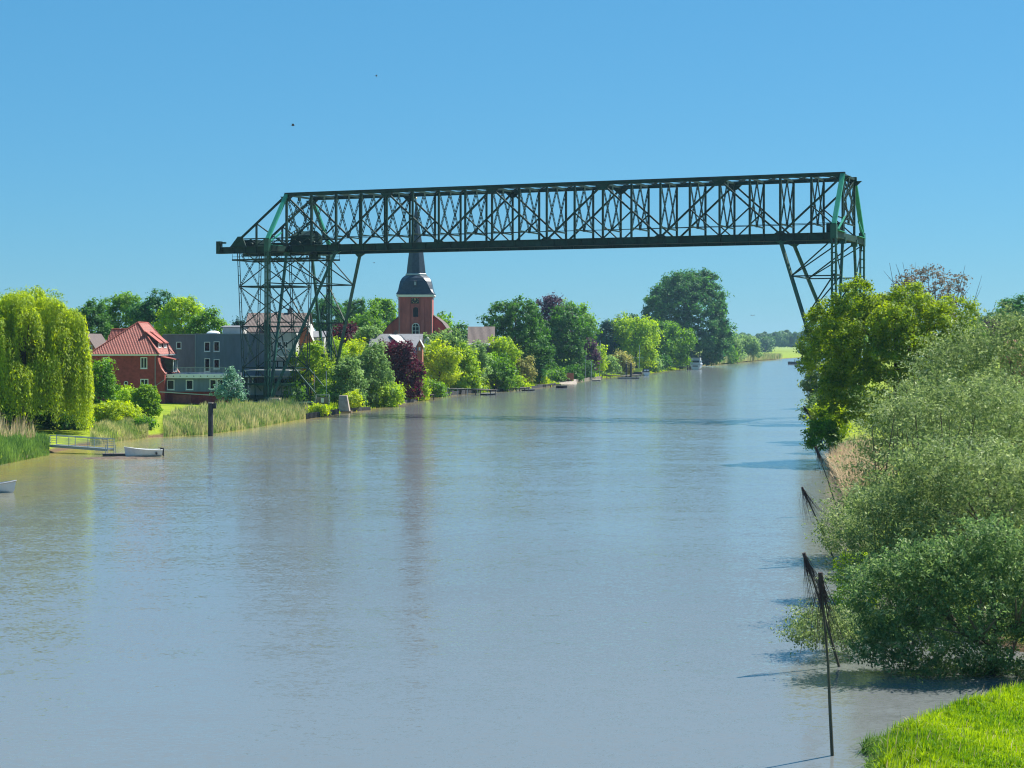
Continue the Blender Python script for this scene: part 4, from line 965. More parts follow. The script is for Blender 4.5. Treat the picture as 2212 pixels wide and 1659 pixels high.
T('copper_shrub', 'dim copper tree just right of the inclined bridge leg', 'tree', 748, 784, 702, 770, 425, L['copper'], lobes=7)
T('garden_tree', 'pale drooping green tree right of the copper trees before the church wood', 'tree', 768, 828, 702, 790, 400, L['sage'], lobes=10, droop=.5)
T('garden_tree', 'bright yellow green tree seen through the ferry hangers', 'tree', 630, 712, 742, 858, 327, L['bright'], lobes=15)
T('garden_tree', 'small bright tree right behind the far bridge mast', 'tree', 692, 748, 728, 830, 345, L['bright'], lobes=10)
T('garden_tree', 'bright yellow tree behind the pale willows by the inclined leg', 'tree', 736, 800, 730, 830, 352, L['lime'], lobes=10)
T('pale_willow', 'pale grey green willow right of the bridge leg, left one of two', 'tree', 722, 786, 768, 884, 318, L['sage'], lobes=14, droop=.3)
T('pale_willow', 'pale grey green willow next to the copper beech, right one of two', 'tree', 766, 842, 752, 880, 326, L['sage'], lobes=16, droop=.3)
T('copper_beech', 'big copper red beech on the bank below the church', 'tree', 812, 908, 738, 872, 352, L['copper'], lobes=18, extra=[(880, 800, 28), (830, 760, 22)])
T('river_bush', 'yellow green bush overhanging the water left of the copper beech', 'bush', 776, 866, 832, 888, 313, L['bright'], 'dome', lobes=12, trunk=False)
T('river_bush', 'small bright bush beside the concrete block', 'bush', 741, 782, 848, 884, 309, L['lime'], 'dome', lobes=8, trunk=False)
T('river_bush', 'sunlit bush at the water right of the copper beech', 'bush', 872, 925, 800, 865, 356, L['bright'], lobes=10, trunk=False)
T('river_bush', 'rough green bush hanging over the stone bank right of the copper beech', 'bush', 918, 962, 822, 866, 362, L['mid'], 'dome', lobes=8, trunk=False)
T('garden_tree', 'bright yellow green tree right of the grey roofed house', 'tree', 908, 985, 735, 835, 385, L['lime'], lobes=16)
T('garden_tree', 'yellow green tree with layered branches in the middle of the bank gardens', 'tree', 958, 1032, 745, 848, 398, L['bright'], lobes=15)
T('olive_willow', 'feathery olive grey willow rising behind the yellow green garden trees', 'tree', 918, 1002, 712, 800, 430, L['sage'], lobes=14, droop=.4)
T('olive_willow', 'tall grey green willow left of the dark boathouse', 'tree', 985, 1052, 740, 835, 436, L['sage'], lobes=12, droop=.5)
T('garden_tree', 'green rounded bush tree below the village house', 'tree', 1030, 1108, 768, 848, 432, L['mid'], lobes=14)
T('garden_tree', 'bright palm-like shrub tree in front of the big dark tree', 'tree', 1052, 1116, 730, 790, 468, L['bright'], lobes=10)
T('chestnut_tree', 'big dark green chestnut right of the village house', 'tree', 1046, 1180, 655, 815, 500, L['dark'], lobes=24, extra=[(1176, 760, 16), (1085, 672, 20)])
T('beech_tree', 'dark purple beech rising behind the big chestnut', 'tree', 1140, 1232, 650, 760, 620, L['purple'], lobes=16)
T('lime_tree', 'tall column shaped green tree right of the purple beech', 'tree', 1172, 1266, 664, 812, 575, L['dark'], lobes=16, droop=.3)
T('lime_tree', 'pale green tree top behind the column shaped tree', 'tree', 1205, 1282, 650, 775, 680, L['mid'], lobes=14)
T('plum_tree', 'narrow purple leaved tree in shade right of the column shaped tree', 'tree', 1252, 1288, 728, 800, 600, L['purple'], lobes=8)
T('cedar_tree', 'blue green cedar with layered boughs', 'tree', 1276, 1344, 694, 790, 720, L['cedar'], 'cone', lobes=16)
T('maple_tree', 'tall yellow green tree behind the middle of the jetties', 'tree', 1326, 1418, 682, 808, 720, L['bright'], lobes=18)
T('maple_tree', 'broad pale green tree sloping toward the motor yacht', 'tree', 1385, 1488, 698, 800, 760, L['mid'], lobes=18, extra=[(1465, 760, 20)])
T('backdrop_tree', 'hazy tree behind the cedar', 'tree', 1290, 1350, 692, 770, 950, L['far'], lobes=9)
T('backdrop_tree', 'hazy rounded tree behind the tall yellow green tree', 'tree', 1335, 1400, 680, 770, 980, L['far'], lobes=9)
T('backdrop_tree', 'hazy dark tree at the left foot of the giant poplar', 'tree', 1378, 1440, 684, 770, 960, L['deep'], lobes=9)
T('giant_poplar', 'giant rounded dark green poplar towering over the river bend', 'tree', 1398, 1566, 580, 794, 850, L['deep'], lobes=70, extra=[(1484, 678, 80), (1500, 720, 70), (1545, 715, 24), (1530, 768, 18)], rs=.20, cover=4.2, maxn=70000)
T('pale_willow', 'pale willow bush right of the giant poplar', 'tree', 1545, 1600, 718, 784, 1010, L['sage'], lobes=10)
T('pale_willow', 'rounded pale willow at the tip of the left bank', 'tree', 1585, 1640, 724, 775, 1180, L['sage'], lobes=10)
T('river_bush', 'low grey green bush at the foot of the giant poplar', 'bush', 1548, 1590, 752, 785, 960, L['mid'], 'dome', lobes=7, trunk=False)
# --- garden shrubs along the left bank, one by one
for i, (a, b_, yt, yb, Y, mt, lab) in enumerate([
    (1000, 1038, 805, 850, 400, 'mid', 'green shrub hanging over the garden lawn behind the long jetty'),
    (1012, 1050, 822, 852, 405, 'bright', 'low bright shrub beside the garden lawn'),
    (1062, 1102, 822, 850, 428, 'olive', 'loose olive shrub by the waterside lawn'),
    (1100, 1132, 812, 846, 448, 'bright', 'bright shrub at the water left of the thin cypress'),
    (1112, 1150, 775, 822, 470, 'olive', 'rounded brownish shrub below the chestnut'),
    (1160, 1180, 812, 838, 500, 'lime', 'small yellow shrub right of the thin cypress'),
    (1176, 1200, 806, 828, 540, 'mid', 'grey green shrub near the garden hut'),
    (1196, 1222, 798, 830, 535, 'mid', 'clipped round shrub behind the sandy landing'),
    (1222, 1252, 796, 826, 560, 'dark', 'dark rounded shrub right of the sandy landing'),
    (1250, 1280, 782, 818, 590, 'dark', 'dark shrub below the purple leaved tree'),
    (1272, 1306, 745, 806, 610, 'bright', 'tall yellow green shrub beside the utility pole'),
    (1306, 1332, 770, 806, 630, 'sage', 'pale shrub right of the utility pole'),
    (1326, 1364, 758, 806, 668, 'olive', 'golden green drooping shrub behind the mooring posts'),
    (1378, 1402, 762, 796, 745, 'lime', 'bright round shrub above the cabin cruiser'),
    (1400, 1424, 778, 800, 735, 'sage', 'grey reedy shrub right of the cabin cruiser'),
    (1408, 1430, 768, 796, 740, 'dark', 'dark shrub behind the upper jetty'),
    (1432, 1448, 768, 793, 760, 'dark', 'small dark conifer behind the upper jetty'),
    (1448, 1486, 770, 795, 790, 'sage', 'grassy green shrub slope left of the motor yacht'),
    ]):
    T('garden_shrub', lab, 'shrub', a, b_, yt, yb, Y, L[mt], 'dome', lobes=7, trunk=False, group='garden shrubs along the left bank')
T('cypress_tree', 'thin dark cypress on the garden bank', 'tree', 1158, 1172, 768, 832, 497, L['deep'], 'column', lobes=8)
T('cypress_tree', 'dark pointed conifer beside the brownish shrub', 'tree', 1130, 1150, 760, 815, 505, L['deep'], 'column', lobes=8)
T('cypress_tree', 'tiny dark cypress near the bridge landing', 'tree', 777, 787, 848, 878, 312, L['deep'], 'column', lobes=5)
# --- left foreground
T('blue_conifer', 'small pale blue green conifer in front of the bridge landing', 'tree', 474, 528, 802, 872, 282, L['pine'], 'cone', lobes=14, cover=1.5, extra=[(482, 850, 16)])
T('box_hedge', 'rounded clipped hedge bush on the lawn in front of the red house', 'bush', 279, 350, 826, 912, 252, L['hedge'], 'dome', lobes=0, cover=3.4, trunk=False, leaf=.22, tuft=.3)
T('garden_shrub', 'dark green rhododendron right of the weeping willow', 'shrub', 182, 250, 778, 888, 243, L['mid'], lobes=16)
T('garden_shrub', 'yellow green rounded shrub under the round window', 'shrub', 236, 294, 840, 888, 262, L['bright'], lobes=12, trunk=False)
T('garden_shrub', 'low bright yellow shrub above the reeds left of the hedge bush', 'shrub', 196, 300, 868, 925, 236, L['lime'], 'dome', lobes=14, trunk=False, cover=2.8)
T('garden_shrub', 'small green shrub at the water below the lawn', 'shrub', 292, 330, 905, 942, 228, L['mid'], 'dome', lobes=8, trunk=False)
# --- weeping willow
def weeping(label, x0, x1, yt, yb, Y, n_str, mat, seed=3):
    r = np.random.default_rng(seed); cx = (x0 + x1) / 2; hw = (x1 - x0) / 2 / F * Y; Xc = PX(cx, Y); g = gz(Xc, Y); top = PZ(yt, Y) - g
    root = thing('weeping_willow', label, 'tree', (Xc, Y, g))
    # strands start on the lobed crown and hang down
    lb = make_lobes('dome', (hw * .97, hw * .8, top * .42), 46, .21)[2:]; lb[:, 2] += top * .60
    nb = n_str // 7; kb = r.integers(0, len(lb), nb); db = r.normal(size=(nb, 3)); db[:, 2] = np.abs(db[:, 2]) * 1.1 - .15; db /= np.linalg.norm(db, axis=1, keepdims=True); ib = r.integers(0, nb, n_str); k = kb[ib]; d = db[ib] + r.normal(size=(n_str, 3)) * .24; d /= np.linalg.norm(d, axis=1, keepdims=True)
    p0 = lb[k, :3] + d * lb[k, 3:]; L_ = r.uniform(.8, 3.2, nb)[ib] * r.uniform(.6, 1.2, n_str) + (np.hypot(p0[:, 0], p0[:, 1]) / hw) ** 2 * p0[:, 2] * (r.uniform(.35, 1.05, nb)[ib] + r.normal(size=n_str) * .06)
    L_ = np.minimum(L_, np.maximum(p0[:, 2] - .3 + r.normal(size=n_str) * .5, .5)); tt = .6 * r.random(nb)[ib] + .4 * r.random(n_str)
    tot = int(34 * n_str); pr = L_ / L_.sum(); i = r.choice(n_str, tot, p=pr); s = r.random(tot)
    out = d[i] * np.array([1, 1, 0]) * (1 - np.exp(-s * 2.2))[:, None] * .9
    sway = np.stack([np.sin(s * 3 + tt[i] * 9), np.cos(s * 2.6 + tt[i] * 7), np.zeros(tot)], 1) * .15
    q = p0[i] + out + sway - np.stack([np.zeros(tot), np.zeros(tot), s ** 1.25 * L_[i]], 1) + r.normal(size=(tot, 3)) * .13
    N = d[i] * .8 + r.normal(size=(tot, 3)) * .45 + np.array([0, 0, .3]); N /= np.linalg.norm(N, axis=1, keepdims=True)
    np_quads('crown', leaf_faces(q, N, .30, .36, 1.6), .6 * tt[i] + .4 * r.random(tot), mat, root)
    BUDGET[0] += tot
    trunk_mesh((0, 0, -.5), (0, 0, top * .85), .5, hw * .8, 8, 5).build('trunk', M['bark'], root)
    return root
weeping('huge yellow green weeping willow at the left edge of the photo', -95, 192, 618, 952, 216, 7200, L['willow'])
T('poplar_tree', 'thin pale leafed tree top sticking out behind the weeping willow', 'tree', -20, 136, 618, 760, 240, L['sage'], lobes=18, cover=.5, leaf=.3)

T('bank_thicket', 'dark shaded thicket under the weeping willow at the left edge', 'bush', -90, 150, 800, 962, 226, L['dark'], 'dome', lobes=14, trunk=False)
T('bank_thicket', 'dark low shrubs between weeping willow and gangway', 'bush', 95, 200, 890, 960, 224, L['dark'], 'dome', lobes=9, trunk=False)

# --- right bank
T('field_maple', 'big olive green maple with dense crown on the right bank', 'tree', 1778, 2090, 612, 925, 178, L['maple'], lobes=34, cover=3.0, maxn=120000, rs=.27, tuft=.62, leaf=.24, extra=[(1800, 700, 50), (2060, 690, 50), (1790, 780, 45), (1850, 650, 45), (1935, 760, 120)])
T('budding_tree', 'sparse tree with reddish buds rising over the maple', 'tree', 1915, 2085, 560, 760, 205, L['reddish'], lobes=22, cover=.42, leaf=.26, rs=.25, bark='paletwig')
T('pale_green_tree', 'pale feathery tree behind the right bridge mast', 'tree', 1812, 1880, 618, 760, 330, L['sage'], lobes=12, cover=1.3)
T('river_alder', 'dark leafed alder leaning over the water beyond the maple', 'tree', 1742, 1850, 665, 815, 262, L['maple'], lobes=18, extra=[(1750, 790, 22), (1775, 700, 24)])
T('grey_willow', 'grey green willow shrub above the bright bush on the right bank', 'shrub', 1742, 1842, 792, 898, 215, L['silver'], 'dome', lobes=14)
T('river_bush', 'dark leafed branches reaching over the water at the right bank', 'bush', 1728, 1768, 860, 912, 208, L['silverdark'], lobes=7, cover=1.0, trunk=False)
T('river_bush', 'bright yellow green bush on the right bank between reeds and willow', 'bush', 1757, 1835, 862, 952, 192, L['lime'], 'dome', lobes=12, trunk=False)
T('river_bush', 'mid green bush at the water below the bright bush', 'bush', 1742, 1812, 905, 972, 180, L['mid'], 'dome', lobes=10, trunk=False)
T('silver_willow', 'tall silvery willow in the upper right, behind the nearest one', 'tree', 1970, 2400, 715, 1150, 122, L['silver'], lobes=34, cover=.95, aspect=.34, leaf=.21, maxn=110000, rs=.34, tuft=.30, depth=.6, bark='paletwig', shoots=2.2, extra=[(2140, 735, 40), (2200, 720, 40), (2060, 830, 50), (1990, 930, 45)])
T('silver_willow', 'silvery willow in the middle of the right bank beside the tan reeds', 'tree', 1868, 2330, 850, 1240, 98, L['silver'], lobes=40, cover=.95, aspect=.34, leaf=.17, maxn=130000, rs=.34, tuft=.26, depth=.6, bark='paletwig', shoots=1.9, extra=[(1925, 900, 42), (1900, 1000, 42), (2100, 870, 45), (2190, 930, 60)])
T('silver_willow', 'grey green willow low in the middle right, beside the light branch', 'tree', 1850, 2450, 985, 1360, 76, L['silver'], lobes=44, cover=1.15, aspect=.36, leaf=.145, maxn=150000, rs=.32, tuft=.21, depth=.62, bark='paletwig', shoots=1.6, over_water=True,
  extra=[(1870, 1110, 42), (1845, 1180, 30), (1900, 1250, 50), (2010, 1030, 45), (2150, 1060, 70), (1960, 1300, 55), (2110, 1290, 60)])
T('silver_willow', 'nearest willow, leaf colour darkened for shade, its boughs hanging down to the dark water at lower right', 'tree', 1840, 2450, 1180, 1520, 63.2, L['silverdark'], 'full', lobes=50, cover=1.35, aspect=.38, leaf=.13, maxn=170000, rs=.30, tuft=.19, depth=.30, bark='paletwig', shoots=.9, over_water=True,
  extra=[(1885, 1330, 40), (1900, 1420, 50), (1990, 1450, 50), (2080, 1450, 55), (2190, 1440, 60), (1990, 1215, 45), (2130, 1180, 55)])
T('willow_branch_clump', 'low leafy willow branch reaching left over the water', 'bush', 1702, 1870, 1322, 1452, 67, L['silver'], lobes=12, cover=.75, aspect=.36, leaf=.12, trunk=False, tuft=.14, rs=.34, shoots=.8, over_water=True)
T('willow_branch_clump', 'light willow branch reaching toward the brush poles', 'bush', 1765, 1900, 1095, 1215, 82, L['silver'], lobes=9, cover=.6, aspect=.36, leaf=.13, trunk=False, tuft=.15, rs=.34, shoots=.8)
T('bank_shrub', 'yellow green shrub in the gap below the light branch', 'bush', 1800, 1900, 1190, 1330, 80, L['bright'], lobes=10, cover=.9, aspect=.45, leaf=.12, trunk=False, tuft=.2)
T('dark_oak', 'dark rounded oak in the distance at the right edge', 'tree', 2150, 2260, 648, 745, 420, L['deep'], lobes=16)
T('distant_tree', 'hazy pale tree left of the dark oak', 'tree', 2104, 2160, 684, 745, 700, L['far'], lobes=9)
T('distant_tree', 'reddish brown tree below the hazy pale tree at right', 'tree', 2096, 2168, 700, 750, 380, L['purple'], lobes=9)
T('distant_tree', 'green tree between the maple and the silver willow', 'tree', 2040, 2130, 690, 790, 260, L['dark'], lobes=12)

# stems inside the near willows (each belongs to no single bole: multi-stemmed shrub)
def stems(x0, x1, yb, yt, Y, n, seed, root=None):
    rr = random.Random(seed); m = MB(); o = Vector(root.location)
    for k in range(n):
        xb = rr.uniform(x0, x1); a = P(xb, yb + rr.uniform(-20, 20), Y + rr.uniform(-2.5, 2.5)); t = P(xb + rr.uniform(-70, 70), yt + rr.uniform(-10, 70), a.y + rr.uniform(-1.5, 1.5))
        mid = a.lerp(t, .5) + Vector((rr.uniform(-.4, .4), 0, 0)); r = rr.uniform(.035, .075)
        m.tube([a - o, mid - o, t - o], [r, r * .7, r * .25], 5)
        for j in range(3):
            p = a.lerp(t, rr.uniform(.3, .8)); q = p + Vector((rr.uniform(-1.2, 1.2), rr.uniform(-.8, .8), rr.uniform(.6, 1.8))); m.tube([p - o, q - o], [r * .45, r * .12], 4)
    return m.build('stems', M['bark'], root)
near = [o for o in COL.objects if o.name.startswith('silver_willow')]
stems(1950, 2250, 1120, 800, 113, 26, 1, near[0]); stems(1900, 2150, 1260, 900, 92, 26, 2, near[1]); stems(1900, 2230, 1330, 1040, 80, 26, 3, near[2]); stems(1960, 2230, 1440, 1200, 69, 14, 5, near[3])
bt = [o for o in COL.objects if o.name.startswith('budding_tree')][0]
stems(1960, 2060, 760, 575, 205, 40, 4, bt)

# --- far woods: the treeline closing the river bend reads as one mass
def far_woods(name, label, x0, x1, Yd, ytops, mat, n, leaf, seed):
    r = np.random.default_rng(seed); q = []; lob = []
    k = 0
    X0, X1 = PX(x0, Yd), PX(x1, Yd); xx = X0
    while xx < X1:
        hh = r.uniform(*ytops); w = r.uniform(9, 18); lob.append((xx, Yd + r.uniform(-60, 60), hh * .55, w, w, hh * .5)); xx += w * r.uniform(.7, 1.2)
    lb = np.array(lob); i = r.integers(0, len(lb), n); d = unit(n); d[:, 2] = np.abs(d[:, 2]) * 1.2 - .5; d /= np.linalg.norm(d, axis=1, keepdims=True)
    bump = 1 + .12 * np.sin(d[:, 0] * 9 + i) * np.sin(d[:, 2] * 8 + i * 2)
    p = lb[i, :3] + d * lb[i, 3:] * bump[:, None]
    N = d + unit(n) * .6; N /= np.linalg.norm(N, axis=1, keepdims=True)
    o = np_quads(name, leaf_faces(p, N, leaf, .8), (.7 * ((i * .618) % 1) + .3 * r.random(n)), mat); tag(o, label, kind='stuff'); return o
far_woods('far_woods', 'hazy distant wood closing the river bend', 1560, 1830, 2450, (22, 32), L['far'], 26000, 2.8, 5)
far_woods('far_woods', 'distant woods on the plain behind the left bank village', -900, 1560, 2600, (14, 24), L['far'], 36000, 3.5, 6)
far_woods('far_woods', 'distant woods on the plain behind the right bank', 1830, 3400, 2600, (14, 26), L['far'], 26000, 3.5, 7)
T('distant_tree', 'darker tree standing in front of the distant wood across the meadow', 'tree', 1640, 1668, 732, 757, 2100, L['far'], lobes=7)
T('distant_tree', 'bush on the far meadow at the right end of the river bend', 'tree', 1728, 1752, 742, 768, 1900, L['far'], lobes=7)

def understory(label, Ya, Yb, step, hh, mats, n, leaf, seed):
    r = np.random.default_rng(seed); lob = []; Yc = Ya
    while Yc < Yb:
        for k in range(2):
            h = r.uniform(*hh); w = r.uniform(1.8, 3.6); x = float(xl(Yc)) - r.uniform(5 + w, 16); lob.append((x, Yc + r.uniform(-2, 2), float(ground_z(x, Yc)) + h * .35, w, w, h * .65))
        Yc += step * r.uniform(.6, 1.4)
    lb = np.array(lob); i = r.integers(0, len(lb), n); d = unit(n); d[:, 2] = np.abs(d[:, 2]) * 1.1 - .35; d /= np.linalg.norm(d, axis=1, keepdims=True)
    p = lb[i, :3] + d * lb[i, 3:] * r.normal(1, .12, (n, 1)); N = d * .7 + unit(n) * .6 + np.array([.1, 0, .3]); N /= np.linalg.norm(N, axis=1, keepdims=True)
    o = np_quads('undergrowth', leaf_faces(p, N, leaf, .6), .6 * ((i * .618) % 1) + .4 * r.random(n), mats); tag(o, label, kind='stuff'); BUDGET[0] += n
understory('tangled green undergrowth between the bank gardens trees, nearer half', 318, 560, 5, (1.8, 4.2), L['mid'], 42000, .48, 31)
understory('tangled green undergrowth under the trees toward the river bend', 560, 1000, 8, (2.5, 5.5), L['mid'], 38000, .8, 32)
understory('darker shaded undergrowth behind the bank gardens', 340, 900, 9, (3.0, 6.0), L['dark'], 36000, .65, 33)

# --- reeds and grass: uncountable blades
def blades(name, label, pts_fn, n, h, w, mat, lean=.25, seed=1, bend=.3, seedy=0.0):
    r = np.random.default_rng(seed); X, Y, z, hs = pts_fn(r, n); n = len(X)
    hgt = h * r.uniform(.55, 1.15, n) * hs; az = r.uniform(0, 2 * math.pi, n); ln = np.abs(r.normal(size=n)) * lean
    fx_, fy_ = np.cos(az) * ln + .10, np.sin(az) * ln
    wa = r.uniform(0, math.pi, n); wx, wy = np.cos(wa) * w / 2, np.sin(wa) * w / 2
    b = np.stack([X, Y, z - .05], 1); mid = b + np.stack([fx_ * hgt * .35, fy_ * hgt * .35, hgt * .6], 1); tip = b + np.stack([fx_ * hgt, fy_ * hgt, hgt * (1 - ln * bend)], 1)
    W = np.stack([wx, wy, np.zeros(n)], 1)
    V = np.concatenate([np.stack([b - W * .7, b + W * .7, mid + W, mid - W], 1), np.stack([mid - W, mid + W, tip + W * .15, tip - W * .15], 1)])
    tn = r.random(n) * .55 + .45 * (np.sin(X * 1.3 + Y * .7) * .5 + .5)
    o = np_quads(name, V, np.concatenate([tn, tn]), mat); tag(o, label, kind='stuff'); BUDGET[0] += 2 * n
    return o
def band(x0, x1, ya, yb, xs_edge):
    """bank strip: x,y photo range of the foot; on the ground"""
    def f(r, n):
        x = r.uniform(x0, x1, n); e = np.interp(x, [p[0] for p in xs_edge], [p[1] for p in xs_edge]); y = e - r.random(n) ** 1.2 * (e - np.interp(x, [p[0] for p in xs_edge], [p[2] for p in xs_edge]))
        Y = (H - .3) * F / (y - HY); X = (x - CX) / F * Y; z = ground_z(X, Y); ok = z > -.45
        return X[ok], Y[ok], z[ok], (.78 + .22 * np.sin(X[ok] * .55 + 1) * np.sin(Y[ok] * .21) + .16 * np.sin(X[ok] * 2.3 + Y[ok] * .6)) * np.clip((x[ok] - 330) / 110, .62, 1) ** (1 if x0 > 300 else 0)
    return f
edgeA = [(355, 943, 918), (400, 944, 905), (455, 940, 900), (560, 928, 893), (610, 917, 888), (662, 908, 893)]
blades('reed_bed', 'tall green and straw reeds along the bank by the mooring post', band(352, 664, 0, 0, edgeA), 17000, 2.1, .09, L['reed'], .16, 11)
blades('reed_bed', 'short green sedge at the water in front of the straw coloured reeds', band(356, 655, 0, 0, [(355, 943, 933), (455, 940, 928), (560, 928, 915), (655, 909, 898)]), 9000, .95, .09, L['reedgreen'], .35, 21)
edgeB = [(195, 975, 930), (240, 978, 930), (300, 950, 925), (320, 945, 925)]
blades('reed_bed', 'grey green reeds below the yellow shrub behind the gangway', band(195, 320, 0, 0, edgeB), 9000, 1.15, .07, L['reed'], .22, 12)
edgeC = [(-40, 1020, 950), (40, 1008, 950), (75, 998, 955), (105, 990, 965)]
blades('reed_bed', 'fresh green reeds at the left edge in front of the willow', band(-40, 106, 0, 0, edgeC), 9000, 1.35, .07, L['reedgreen'], .25, 13)
blades('reed_bed', 'brown tipped dry reed stalks behind the green reeds at the left edge', band(-40, 75, 0, 0, [(-40, 965, 950), (75, 965, 950)]), 450, 2.9, .07, L['reedtan'], .10, 14)
def rb(x0, x1, Ya, Yb, off0, off1):
    def f(r, n):
        Y = r.uniform(Ya, Yb, n); X = xr(Y) + r.uniform(off0, off1, n); z = ground_z(X, Y); ok = z > -.5
        return X[ok], Y[ok], z[ok], np.ones(ok.sum())
    return f
blades('reed_bed', 'tan dry reeds leaning over the water on the right bank', rb(0, 0, 128, 168, -.8, 3.6), 13000, 2.6, .06, L['reedtan'], .35, 15)
blades('reed_bed', 'green young reeds at the water below the tan reeds', rb(0, 0, 108, 132, -.8, 2.5), 6000, 1.5, .05, L['reedgreen'], .35, 16)
blades('reed_bed', 'tan reed tip at the end of the left bank', lambda r, n: (lambda Y: (xl(Y) - r.uniform(-2, 12, n), Y, ground_z(xl(Y) - 5, Y), np.ones(n)))(r.uniform(1000, 1400, n)), 14000, 4.2, .35, L['reed'], .2, 17)
blades('bank_grass', 'grassy fringe along the left bank gardens', lambda r, n: (lambda Y: (lambda X: (X, Y, ground_z(X, Y), np.ones(n)))(xl(Y) - r.uniform(.2, 5, n)))(r.uniform(300, 860, n)), 16000, .9, .22, L['bright'], .35, 18)
def lawn(r, n):
    Y = r.uniform(44, 60, n); X = xr(Y) + np.abs(r.normal(size=n)) ** 1.0 * 4.0 - .25; z = ground_z(X, Y); ok = (z > .02) & (X < 22)
    X, Y, z = X[ok], Y[ok], z[ok]; edge = np.clip(1.3 - (X - xr(Y)) * .30, .40, 1.3) * (.5 + .85 * r.random((97, 89))[(X * 2.6).astype(int) % 97, (Y * 2.6).astype(int) % 89])
    return X, Y, z, edge
blades('bank_grass', 'bright sunlit long grass on the bank in the lower right corner', lawn, 85000, .66, .026, L['grass'], .5, 19, bend=.6)
blades('bank_grass', 'pale dead grass stalks scattered through the bright bank grass', lambda r, n: (lambda q: (q[0], q[1], q[2], q[3] * 1.2))(lawn(r, n)), 900, .8, .016, L['reedtan'], .4, 20, bend=.7)

blades('bank_grass', 'darker ragged sedge along the edge of the bright bank grass', lambda r, n: (lambda Y: (lambda X: (X, Y, np.maximum(ground_z(X, Y), -.12), .4 + .9 * r.random((61, 53))[(X * 3 + 90).astype(int) % 61, (Y * 3).astype(int) % 53]))(xr(Y) + .7 + .4 * np.clip((Y - 47) / 4, 0, 1) * np.sin(Y * 2.3) * np.sin(Y * .9) + np.abs(r.normal(size=n)) * .35))(r.uniform(44, 60.5, n)), 9000, .62, .03, L['reedgreen'], .5, 22, bend=.6)

# ------------------------------------------------------------------ small things
def wire_tube(m, pts, r, n=6): m.tube([Vector(p) for p in pts], [r] * len(pts), n)
# concrete fender block at the ferry landing and sheet piling
pb = WP(746, 891); t = thing('concrete_block', 'sloping pale concrete block standing in the water at the ferry landing', 'concrete block', pb)
MB().add([(-1.25, -.9, -1.5), (1.1, -.9, -1.5), (1.1, 1.6, -1.5), (-1.25, 1.6, -1.5), (-1.1, -.2, 3.0), (.25, -.2, 3.0), (.25, 1.4, 3.0), (-1.1, 1.4, 3.0)],
         [(3, 2, 1, 0), (4, 5, 6, 7), (0, 1, 5, 4), (1, 2, 6, 5), (2, 3, 7, 6), (3, 0, 4, 7)]).build('block', M['concrete'], t)
MB().span((-1.27, -.92, -.6), (1.12, 1.62, .25)).build('tide_stain', M['mud'], t)
pb = P(592, 879, 303); t = thing('concrete_footing_block', 'pale concrete block behind the reeds under the near bridge mast', 'concrete block', (pb.x, pb.y, 0))
MB().add([(-1.2, 0, .5), (1.3, 0, .5), (1.3, 2, .5), (-1.2, 2, .5), (-1.1, 0, 2.6), (.9, 0, 2.6), (.9, 1.8, 2.6), (-1.1, 1.8, 2.6)], [(4, 5, 6, 7), (0, 1, 5, 4), (1, 2, 6, 5), (2, 3, 7, 6), (3, 0, 4, 7)]).build('block', M['concrete'], t)
t = thing('sheet_pile_wall', 'dark timber piling with bright tufts under the ferry deck', 'quay wall', WP(695, 899))
for k in range(26):
    p = WP(663 + k * 2.7, 905 - k * .42) - Vector(t.location); MB().box((p.x, p.y, .1), (.26, .3, 1.6)).build('pile', M['darkwood'], t)
T('river_bush', 'yellow green tuft hanging on the dark piles under the ferry deck', 'bush', 672, 706, 878, 896, 288, L['lime'], 'dome', lobes=6, trunk=False)

# waiting platform rails behind the ferry
o0 = P(660, 850, 334); t = thing('landing_platform', 'pale railed landing platform behind the ferry gondola', 'platform', (o0.x, o0.y, 2.2))
def tp(x, y): return P(x, y, 334) - Vector((o0.x, o0.y, 2.2))
for (xa_, xb_, y0_, y1_) in ((611, 664, 834, 851), (666, 708, 831, 850)):
    m = MB()
    for yy in np.linspace(y0_, y1_, 4): m.beam(tp(xa_, yy), tp(xb_, yy), .08, .12)
    for k in range(7): x = xa_ + (xb_ - xa_) * k / 6; m.beam(tp(x, y1_ + 6), tp(x, y0_), .07, .07)
    m.build('railing', M['white'], t)
MB().slab([tuple(tp(608, 853)), tuple(tp(710, 853)), tuple(tp(710, 853) + S(0, 6, 0)), tuple(tp(608, 853) + S(0, 6, 0))], .3).build('deck', M['concrete'], t)

# mooring post
pw = WP(455, 942); t = thing('mooring_post', 'stout dark timber mooring post standing in the water before the reeds', 'post', pw)
MB().cyl((0, 0, -2), (0, 0, 4.25), .36, .33, 12).build('pile', M['darkwood'], t)
MB().cyl((0, 0, 4.25), (0, 0, 4.42), .40, .36, 12).build('cap', M['wood'], t); MB().span((.36, -.2, 3.6), (.72, .2, 4.3)).build('sign_box', M['black'], t)

